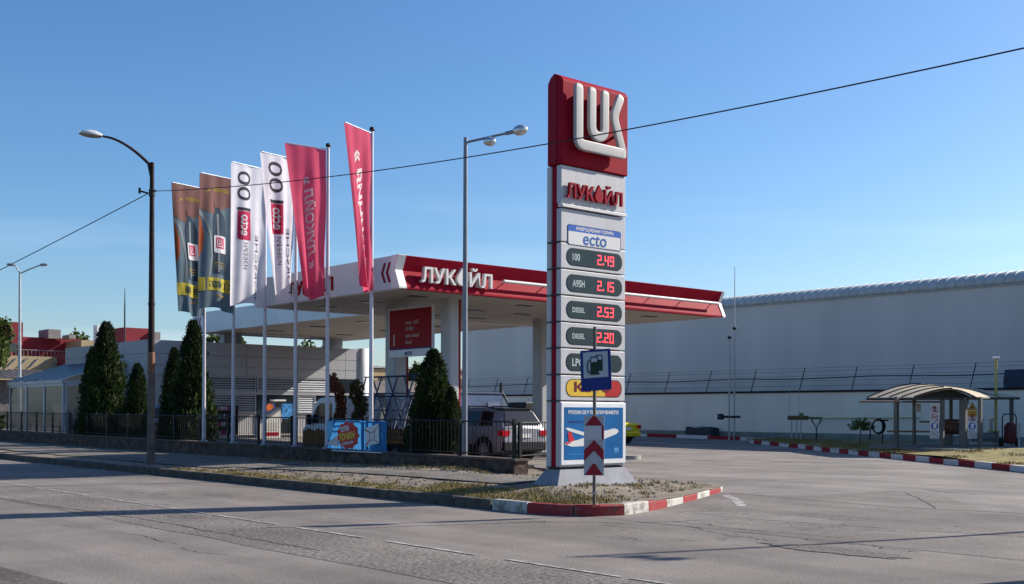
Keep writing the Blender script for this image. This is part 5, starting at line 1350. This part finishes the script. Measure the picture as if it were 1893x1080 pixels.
mb.build('roof_edge', M('roof_translucent', (.44, .46, .46), .5, var=.1, scale=1.5), hg)
mb = MB(); mb.box(HU - .07, HU - .002, HV0, HV1, 7.33, 7.41); mb.build('gutter', grey, hg)
mb = MB(); mb.box(HU + 3, HU + 21.9, HV0, HV1, 7.51, 7.9); mb.build('roof', grey, hg)
bw = thing('boundary_wall', 'pale plastered boundary wall topped with leaning barbed wire', 'wall', (0, 0, 0))
plast = M('wall_plaster', (.74, .70, .62), .4, c2=(.63, .60, .53), scale=.7, detail=6, streak=(1, 1, .4))
W0 = 48.0
mb = MB(); mb.box(W0, W0 + .25, HV0, HV1 + 3, .6, 2.62); mb.build('wall', plast, bw)
mb = MB(); mb.box(W0 - .03, W0 + .28, HV0, HV1 + 3, .0, .62); mb.build('base_course', M('wall_base', (.19, .215, .2), .8, var=.2, scale=1.5), bw)
mb = MB(); mb.box(W0 - .08, W0 + .33, HV0, HV1 + 3, 2.621, 2.72); mb.build('coping', M('coping_black', (.02, .02, .022), .8), bw)
k = 0; v = HV0 + 1
ib = M('bracket_black', (.025, .027, .033), .6)
bar0 = None
while v < HV1 + 2:
    mb = MB()
    if bar0 is None: mb.tube([(0, 0, 2.72), (.3, -.12, 3.85)], .022, 6); bar0 = b_ = mb.build('wire_bracket', ib, bw)
    else: b_ = bar0.copy(); COL.objects.link(b_); b_.parent = bw
    b_.location = (W0 + .1, v, 0); v += 2.95
mb = MB()
for z, r in ((2.95, .006), (3.2, .006), (3.45, .006), (3.68, .006), (3.84, .006)):
    f = (z - 2.72) / 1.13; mb.tube([(W0 + .1 + .3 * f, HV0, z), (W0 + .1 + .3 * f, HV1 + 2, z)], r, 4)
mb.build('barbed_wire', ib, bw)
mb = MB(); mb.tube([(W0 + .22, HV0 + i * 1.2, 3.33 + .03 * math.sin(i * .9) + .02 * wob(i * .7)) for i in range(65)], .028, 5); mb.build('cable', ib, bw)
# vent pipes by the wall
for px, Z, top, lab, r in ((1348, 57.5, 625, 'shorter of the two thin grey vent pipes by the boundary wall', .05), (1357.5, 57.8, 492, 'tallest thin grey mast beside the boundary wall', .045)):
    u, v = at_Z(px, Z); t = thing('vent_pipe', lab, 'pipe', (u, v, .15), 0, 'thin pipes by the wall'); h = hgt(top, Z) - .15
    mb = MB(); mb.tube([(0, 0, 0), (0, 0, h * .55), (0, 0, h)], [r, r * .9, r * .35 if top < 500 else r * .8], 8); mb.build('pipe', steel, t)
    if top > 500:
        mb = MB(); mb.lathe([(0, .14), (.09, .12), (.11, .04), (.05, -.02)], (0, 0, h), 'z', 10); mb.build('cap', dark, t)
        mb = MB(); mb.tube([(-.3, .3, 1.25), (.4, -.4, 1.25)], .06, 6); mb.box(-.42, -.18, .2, .42, 1.1, 1.4); mb.build('valve', dark, t)
    else:
        mb = MB(); mb.lathe([(0, .14), (.09, .12), (.11, .04), (.05, -.02)], (0, 0, hgt(608, Z) - .15), 'z', 10); mb.build('collar', dark, t)
u, v = at_Z(1298, 60.5); t = thing('storage_bin', 'low dark green storage bin against the boundary wall', 'bin', (u, v, .2))
mb = MB(); mb.prism([(-.35, 0), (.35, 0), (.35, .62), (.25, .72), (-.35, .66)], (0, -.85, 0), (-1, 0, 0), (0, 0, 1), 0, 1.7); mb.build('body', M('bin_green', (.03, .045, .05), .5), t); t.location.z = .14
mb = MB(); mb.box(-.45, -.3, -.3, .3, .66, .74); mb.build('lid_handle', grey, t)
# valve stand and long yellow pipe
u, v = at_Z(1480, 53.5)
t = thing('valve_stand', 'rusty valve pipework on thin legs in front of the wall', 'pipework', (u, v, .2), -R(41.2))
mb = MB(); mb.tube([(-.6, 0, 1.18), (.35, 0, 1.18)], .1, 8); mb.build('pipe', M('rusty_pipe', (.2, .11, .05), .8, c2=(.08, .07, .03), scale=6), t)
mb = MB(); mb.tube([(.35, 0, 1.18), (1.0, 0, 1.16)], .055, 8); mb.box(-.05, .12, -.1, .1, 1.2, 1.4); mb.build('pipe', M('green_pipe', (.12, .15, .05), .7), t)
for x in (-.42, -.18, .02): mb = MB(); mb.tube([(x, 0, -.1), (x, 0, 1.15)], .03, 6); mb.build('leg', steel, t)
mb = MB(); mb.tube([(.5, 0, 1.1), (.75, 0, .7), (.98, 0, 1.1)], .035, 6); mb.tube([(.75, 0, -.1), (.75, 0, .72)], .03, 6); mb.build('forked_support', dark, t)
for x in (-.5, -.05): mb = MB(); mb.tube([(x, .1, 1.2), (x, .1, 2.5)], .014, 5); mb.build('riser', steel, t)
P0 = (W0 - .35, v_on(1500, W0 - .35), 1.33); P1 = (W0 - .35, v_on(1700, W0 - .35), 1.4)
mb = MB(); mb.tube([P0, P1], .028, 6)
tag(mb.build('gas_pipe', M('pipe_yellow', (.36, .33, .07), .6)), 'thin yellow gas pipe running level along the wall', 'pipe')
# potted bush and hose
u, v = at_Z(1591, 47.5); zb_ = lawnz(u, v); random.seed(41)
t = thing('bush', 'small bright green bush beside the coiled hose', 'bush', (u, v, zb_))
mb = MB()
for _ in range(330):
    a, e = random.uniform(0, 2 * math.pi), random.uniform(.0, 1.3); d = Vector((math.cos(a) * math.cos(e), math.sin(a) * math.cos(e), math.sin(e))); c = Vector((0, 0, .62)) + d * random.uniform(.1, .5) * .9; L = random.uniform(.14, .26); s_ = d.cross(rndv()).normalized() * .035
    mb.face([c, c + d * L * .5 + s_, c + d * L - Vector((0, 0, .05)), c + d * L * .5 - s_])
mb.build('leaves', leafmat('bush_green', (.06, .1, .025), (.22, .3, .1), .4), t)
mb = MB()
for k in range(4): mb.tube([(.03 * k - .05, .02 * k, 0), (.06 * k - .09, .04 * k - .06, .7)], .02, 5)
mb.build('stem', MATS['bark'], t)
u, v = at_Z(1623, 46.6); zb_ = lawnz(u, v)
t = thing('coiled_hose', 'black hose coiled in a ring on a post by the wall', 'hose', (u, v, zb_), -R(41.2))
mb = MB()
for k in range(3): mb.tube([(.03 * k + (.22 + .02 * k) * math.sin(2 * math.pi * i / 24), .03 * k, .78 + (.27 + .015 * k) * math.cos(2 * math.pi * i / 24)) for i in range(25)], .028, 6)
mb.tube([(-.22, 0, .9), (-.31, 0, .6), (-.33, 0, .25)], .025, 6); mb.build('hose', rubber, t)
mb = MB(); mb.tube([(.22, .08, -.1), (.22, .08, 1.05)], .03, 6); mb.tube([(-.05, .06, 1.03), (.45, .06, 1.03)], .03, 6); mb.build('stand', dark, t)

# ================================================================== GAS SHELTER
shl = thing('gas_shelter', 'open shelter with pale vaulted ribbed roof beside the warehouse', 'shelter', (0, 0, 0))
def V3(px, py, Z): u, v = at_Z(px, Z); return Vector((u, v, hgt(py, Z)))
FZ, NZ = 45.5, 40.5
f0, fa, f1 = V3(1603, 733, FZ), V3(1702, 707, FZ), V3(1884, 731, FZ)
n0, na, n1 = V3(1690, 732, NZ), V3(1760, 716, NZ), V3(1806, 731, NZ)
def arc(a, b, c, t):                              # a..b..c with a rounded crown
    if t < .5: k = math.sin(t * math.pi); p = a.lerp(b, t * 2); p.z = a.z + (b.z - a.z) * k; return p
    k = math.sin(t * math.pi); p = b.lerp(c, t * 2 - 1); p.z = c.z + (b.z - c.z) * k; return p
def roofp(a, b): return arc(f0, fa, f1, a).lerp(arc(n0, na, n1, a), b)
poly_m = cloth('roof_polycarbonate', (.78, .68, .52), .4)
mb = MB(); mb.grid(roofp, 28, 10); mb.build('roof', poly_m, shl)
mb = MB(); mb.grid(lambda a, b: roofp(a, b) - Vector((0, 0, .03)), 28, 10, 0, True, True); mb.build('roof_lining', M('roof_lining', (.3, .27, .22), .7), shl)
for k in range(5):
    b = k / 4
    mb = MB(); mb.tube([roofp(a / 24 * .5, b) + Vector((0, 0, .012)) for a in range(25)], .03, 6); mb.build('rib', M('rib_brown', (.07, .055, .045), .6), shl)
mb = MB(); mb.tube([roofp(.5 + .5 * a / 24, 1) - Vector((0, 0, .04)) for a in range(25)], .035, 6); mb.tube([roofp(.5 + .5 * a / 24, .5) + Vector((0, 0, .018)) for a in range(25)], .016, 6); mb.build('rib', MATS['rib_brown'], shl)
mb = MB(); fz = .03
mb.tube([f0 - Vector((0, 0, .05)), n0 - Vector((0, 0, .05))], .05, 6); mb.tube([n0 - Vector((0, 0, .05)), n1 - Vector((0, 0, .05))], .05, 6); mb.tube([n1 - Vector((0, 0, .05)), f1 - Vector((0, 0, .05))], .05, 6); mb.tube([f0 - Vector((0, 0, .05)), f1 - Vector((0, 0, .05))], .05, 6)
mb.build('eaves_beam', MATS['rib_brown'], shl)
mb = MB(); pts = [arc(n0, na, n1, a / 20) for a in range(21)]
mb.face([p + Vector((.25, .25, -.05)) for p in pts][::-1]); mb.build('gable_shade_sheet', M('gable_dark', (.05, .045, .045), .6), shl)  # dark sheet painting the shaded interior seen under the open gable
postm = M('shelter_post', (.15, .15, .14), .6, .2)
for px, Z, w in ((1657, 41.8, .07), (1690, 44.5, .05), (1742, 40.6, .06), (1782, 40.6, .12), (1812, 40.5, .06), (1758, 44.8, .05), (1870, 45, .06)):
    u, v = at_Z(px, Z); mb = MB(); mb.box(u - w, u + w, v - w, v + w, .37, hgt(730, Z) - .03); mb.build('post', postm, shl)
mb = MB()
for a, b, z in ((1588, 1742, 2.02), (1640, 1742, .95), (1700, 1812, 1.3)):
    A_, B_ = at_Z(a, 41.2), at_Z(b, 40.9); mb.tube([(*A_, z), (*B_, z)], .03, 6)
mb.build('rail', M('rail_orange_brown', (.18, .09, .05), .6), shl)
# warning boards
def picto(t, z, kind, r=.165):
    ring = [(r * math.cos(2 * math.pi * k / 24), r * math.sin(2 * math.pi * k / 24)) for k in range(24)]
    def pl(pts, nm, m, d): mb = MB(); mb.prism(pts, (0, -.02, z), XD, ZD, d, d + .002); return mb.build(nm, m, t)
    srd = M('ban_red', (.35, .05, .06), .5); ink = M('ink_black', (.02, .02, .02), .5)
    if kind == 'blue':
        pl(ring, 'blue_disc', M('disc_blue', (.02, .06, .32), .5), 0); pl([(-.05, -.09), (.05, -.09), (.06, .02), (.08, .08), (.0, .1), (-.06, .06)], 'glove_symbol', lamp_white, .004)
    elif kind == 'warn':
        pl([(-.17, -.02), (.17, -.02), (0, .26)], 'yellow_triangle', M('warn_yellow', (.5, .27, .03), .5), 0); pl([(-.05, .02), (.05, .02), (.035, .12), (-.035, .12)], 'symbol', ink, .004)
        for q in ([(-.17, -.02), (.17, -.02), (.165, -.0), (-.165, 0)], [(-.17, -.02), (-.14, -.02), (.01, .24), (0, .26)], [(.17, -.02), (.14, -.02), (-.01, .24), (0, .26)]): pl(q, 'triangle_edge', ink, .006)
        pl([(-.16, -.25), (.16, -.25), (.16, -.04), (-.16, -.04)], 'yellow_plate', MATS['warn_yellow'], 0)
        for k in range(3): pl([(-.11, -.1 - .05 * k), (.11, -.1 - .05 * k), (.11, -.085 - .05 * k), (-.11, -.085 - .05 * k)], 'text_line', ink, .004)
    else:
        m_ = srd if kind != 'grey' else M('faded_ring', (.25, .22, .23), .5)
        mb = MB(); 
        for k in range(24):
            a, b = ring[k], ring[(k + 1) % 24]; mb.prism([a, b, (b[0] * .84, b[1] * .84), (a[0] * .84, a[1] * .84)], (0, -.02, z), XD, ZD, 0, .003)
        mb.build('ban_ring', m_, t)
        if kind == 'walk': pl([(-.02, .11), (.02, .11), (.03, .07), (.08, .02), (.06, .0), (.02, .03), (.025, -.02), (.07, -.11), (.04, -.12), (0, -.04), (-.04, -.12), (-.07, -.11), (-.02, -.0), (-.02, .03), (-.06, .0), (-.075, .02), (-.03, .07)], 'walker_symbol', ink, .0)
        elif kind == 'smoke': pl([(-.1, -.02), (.09, .02), (.09, .045), (-.1, .005)], 'symbol', ink, 0)
        else:
            for k in range(2): pl([(-.09, .02 - .06 * k), (.09, .02 - .06 * k), (.09, .04 - .06 * k), (-.09, .04 - .06 * k)], 'symbol', m_, 0)
        pl([(-.105, .13), (-.12, .11), (.105, -.13), (.12, -.11)], 'ban_bar', m_, .004)
for px, Z, kinds, lab in ((1727.5, 40.2, ('walk', 'smoke', 'blue', 'grey'), 'white safety board whose top picture forbids walking'), (1797, 40.2, ('warn', 'walk', 'blue', 'grey'), 'white safety board topped by a yellow warning triangle')):
    u, v = at_Z(px, Z); t = thing('safety_board', lab, 'safety sign', (u, v, 0), -R(41.2), 'safety boards on the gas shelter')
    zt, zb_ = hgt(745, Z), hgt(808, Z); mb = MB(); mb.prism(rrect(.30 if 0 else .32, zt - zb_, .02), (0, 0, (zt + zb_) / 2), XD, ZD, 0, .018); mb.build('plate', M('board_white', (.56, .54, .57), .5), t)
    hh = (zt - zb_)
    for k, kd in enumerate(kinds): picto(t, zt - hh * (.14 + .245 * k) , kd, .125)
    for o_ in t.children: 
        if kd and o_.name.startswith(('yellow', 'triangle', 'symbol', 'text')): pass
u, v = at_Z(1697, 42.0); mb = MB(); t = thing('notice_sheet', 'small white notice hanging left of the safety boards', 'notice', (u, v, 0), -R(41.2))
mb.prism(rrect(.22, .33, .01), (0, 0, hgt(752, 42)), XD, ZD, 0, .01); mb.build('sheet', M('paper', (.55, .52, .48), .6), t)
mb = MB()
for k in range(5): mb.prism([(-.08, .1 - .05 * k), (.08, .1 - .05 * k), (.08, .11 - .05 * k), (-.08, .11 - .05 * k)], (0, -.0, hgt(752, 42)), XD, ZD, .011, .013)
mb.build('text_line', M('faded_text', (.4, .33, .3), .6), t)
# tall yellow vent pipe, tank gear, cart
u, v = at_Z(1841, 43.5); t = thing('yellow_vent_pipe', 'tall pale yellow vent pipe rising through the shelter roof', 'pipe', (u, v, .37))
yp = M('pale_yellow_paint', (.42, .36, .12), .6)
h = hgt(660, 43.5) - .37; mb = MB(); mb.tube([(0, 0, .55), (0, 0, h)], .055, 8); mb.build('pipe', yp, t)
mb = MB(); mb.tube([(-.14 * RT[0], -.14 * RT[1], h + .02), (.14 * RT[0], .14 * RT[1], h + .02)], .05, 6); mb.build('cap', lamp_white, t)
mb = MB(); mb.tube([(-.3 * RT[0], -.3 * RT[1], .55), (.15 * RT[0], .15 * RT[1], .55)], .035, 6); mb.build('foot_pipe', yp, t)
mb = MB(); mb.box(-.08, .08, -.08, .08, 0, .54); mb.build('support', postm, t)
u, v = at_Z(1822, 43.6); t = thing('gas_pump_unit', 'small pump unit with pale valves under the shelter roof', 'pump', (u, v, .37), -R(41.2))
mb = MB(); mb.tube([(-.5, 0, .35), (.3, 0, .35)], .16, 10); mb.build('pump_body', M('pump_grey', (.2, .21, .22), .5), t)
mb = MB(); mb.box(-.7, .6, -.2, .2, .05, .12); mb.build('skid', steel, t)
for x in (-.15, .22): mb = MB(); mb.tube([(x, 0, .5), (x, 0, 1.0)], .06, 8); mb.tube([(x - .08, 0, .98), (x + .1, 0, 1.02)], .04, 6); mb.build('valve', M('valve_pale', (.4, .4, .38), .5), t)
u, v = at_Z(1764, 43.8); t = thing('pressure_tank', 'reddish brown horizontal tank inside the shelter', 'tank', (u, v, .37), -R(41.2))
mb = MB(); mb.lathe([(0, -.62), (.2, -.6), (.3, -.5), (.3, .5), (.2, .6), (0, .62)], (0, 0, .72), 'x', 18); mb.build('shell', M('tank_brown', (.13, .06, .045), .6, var=.25), t)
for x in (-.35, .35): mb = MB(); mb.box(x - .05, x + .05, -.25, .25, 0, .45); mb.build('saddle', postm, t)
u, v = at_Z(1868, 42.4); t = thing('extinguisher_cart', 'dark red wheeled fire extinguisher at the right end of the shelter', 'extinguisher', (u, v, .37), -R(41.2))
mb = MB(); mb.lathe([(0, .12), (.2, .14), (.22, .25), (.22, .75), (.14, .88), (.05, .92), (0, .92)], (0, 0, 0), 'z', 16); mb.build('cylinder', M('extinguisher_red', (.10, .02, .02), .5), t)
mb = MB(); mb.tube([(-.26, .1, .3), (-.26, .1, 1.1), (-.2, .1, 1.22), (.2, .1, 1.22), (.26, .1, 1.1), (.26, .1, .3)], .025, 6); mb.build('handle', dark, t)
for s in (-.3, .3): mb = MB(); mb.lathe([(0, -.04), (.15, -.04), (.16, 0), (.15, .04), (0, .04)], (s, .1, .16), 'x', 16); mb.build('wheel', rubber, t)
u, v = at_Z(1884, 41.5); mb = MB(); mb.tube([(u, v, .3), (u, v, 1.25)], .045, 8); mb.tube([(u, v, .85), (u, v, .9)], .06, 8)
tag(mb.build('short_post', steel), 'short grey post in front of the wheeled extinguisher', 'post')
u, v = at_Z(1882, 48.5); t = thing('dark_box', 'dark cabinet box above the boundary wall at the right edge', 'box', (W0 + .3, v_on(1880, W0 + .3), 0))
mb = MB(); mb.box(-.3, .3, -.7, .45, 2.73, 3.15); mb.prism([(-.3, 3.16), (.3, 3.16), (.3, 3.5), (-.15, 3.5)], (0, .45, 0), XD, ZD, 0, 1.1); mb.build('housing', M('box_navy', (.03, .04, .07), .6), t)

# ================================================================== FAR LEFT BUILDINGS
def blk(parent, nm, m, px0, px1, top, bot, Z, depth=4):
    """box whose front spans px0..px1 at distance about Z"""
    v = ray((px0 + px1) / 2)[1] * Z; f = lambda px: ray(px)[0] * v / ray(px)[1]; u0, u1 = f(px0), f(px1)
    mb = MB(); mb.box(u0, u1, v, v + depth, hgt(bot, Z), hgt(top, Z)); return mb.build(nm, m, parent), v, u0, u1, hgt(bot, Z), hgt(top, Z)
fred = M('factory_red', (.20, .02, .03), .7, var=.08, scale=.4)
plantg = M('plant_grey', (.22, .2, .19), .7)
fb = thing('red_factory', 'dark red factory with roof vents seen over the pavilion', 'factory', (0, 0, 0))
_, v, u0, u1, zb_, zt_ = blk(fb, 'wall', fred, -60, 150, 626, 800, 118, 8)
tw, *_ = blk(fb, 'tower_block', fred, -60, 42, 597, 640, 114, 6)
blk(tw, 'window', glassd, 15, 31, 637, 654, 113.6, .3)
blk(fb, 'end_wall', M('factory_beige', (.36, .28, .17), .8), 150, 181, 632, 700, 118, 7)
blk(fb, 'stair_head', fred, 228, 278, 609, 650, 121, 3); blk(fb, 'stair_head', plantg, 279, 296, 616, 640, 122, 2)
blk(fb, 'roof_vent', plantg, 89, 112, 612, 629, 119, 3); blk(fb, 'roof_vent', plantg, 127, 140, 622, 629, 119, 2)
blk(fb, 'flue', white2, 179, 189, 604, 650, 116, 1)
mb = MB()
vv = v - 1.0
for k in range(30): x = u0 + (u1 - u0) * k / 29; mb.tube([(x, vv, hgt(662, 117)), (x, vv, hgt(650, 117))], .03, 4)
mb.tube([(u0, vv, hgt(650, 117)), (u1, vv, hgt(650, 117))], .04, 4); mb.build('roof_railing', steel, fb)
sb = thing('beige_shed', 'low beige shed with slanted braces in front of the red factory', 'shed', (0, 0, 0))
_, v, u0, u1, zb_, zt_ = blk(sb, 'wall', MATS['factory_beige'], -60, 122, 661, 800, 106, 6)
blk(sb, 'end_wall', fred, 122, 146, 657, 800, 107, 5)
for k in range(9): mb = MB(); x = u0 + (u1 - u0) * (k + .5) / 9; mb.tube([(x, v - .1, zt_ - 1.1), (x + .8, v - .1, zt_ - .2)], .06, 4); mb.build('roof_brace', steel, sb)
lr = thing('corrugated_shed', 'shed with rusty patched corrugated roof left of the pavilion', 'shed', (0, 0, 0))
_, v, u0, u1, zb_, zt_ = blk(lr, 'wall', M('shed_wall', (.12, .105, .1), .85, var=.25), -120, 165, 706, 815, 84, 8)
mb = MB()
mb.grid(lambda a, b: (u0 - 2 + (u1 - u0 + 4) * a, v - 1.0 + 9 * b, zt_ + .1 + .95 * b + .05 * math.sin(a * 200) + .1 * wob(a * 9 + b * 3)), 220, 6)
mb.build('roof', M('corrugated_rust', (.2, .16, .14), .7, .2, c2=(.10, .085, .08), scale=.9, detail=8), lr)
mb = MB(); x = u0 + (u1 - u0) * .6; mb.box(x, x + 1.6, v - .05, v - .005, 1.2, 2.2); mb.build('window', glassd, lr)
ant = thing('antenna_mast', 'thin mast rising above the shop roof left of the rusty lamp', 'mast', (*at_Z(230, 62), BH))
mb = MB(); mb.tube([(0, 0, -.1), (0, 0, 2.2), (0, 0, hgt(535, 62) - BH)], [.05, .04, .015], 6); mb.build('mast', dark, ant)
ob = thing('old_warehouse', 'distant ochre warehouse with arched roofs seen under the canopy', 'warehouse', (0, 0, 0))
_, v, u0, u1, zb_, zt_ = blk(ob, 'wall', M('ochre_wall', (.36, .27, .15), .85, var=.15), 668, 870, 685, 800, 150, 8)
for k in range(6):
    x0 = u0 + (u1 - u0) * k / 6; wd = (u1 - u0) / 6
    mb = MB(); mb.prism([(wd * .5 * (1 - math.cos(R(a))), .1 + wd * .1 * math.sin(R(a))) for a in range(0, 181, 20)], (x0, v - .3, zt_), (1, 0, 0), (0, 0, 1), -8, 0); mb.build('roof', M('arched_roof', (.3, .3, .3), .6), ob)
for k in range(8): mb = MB(); x = u0 + (u1 - u0) * (k + .5) / 8; mb.box(x - .7, x + .7, v - .05, v - .01, zt_ - 3, zt_ - 1); mb.build('window', glassd, ob)
lg = thing('low_shed', 'low grey shed with pitched roof behind the glass rack', 'shed', (0, 0, 0))
_, v, u0, u1, zb_, zt_ = blk(lg, 'wall', M('shed_grey', (.12, .125, .12), .8, var=.2), 672, 862, 730, 800, 95, 6)
mb = MB(); mb.prism([(-.6, zt_), (6.6, zt_), (3, zt_ + 1.2)], (u0, v, 0), (0, 1, 0), (0, 0, 1), 0, u1 - u0); mb.build('roof', MATS['corrugated_rust'], lg)
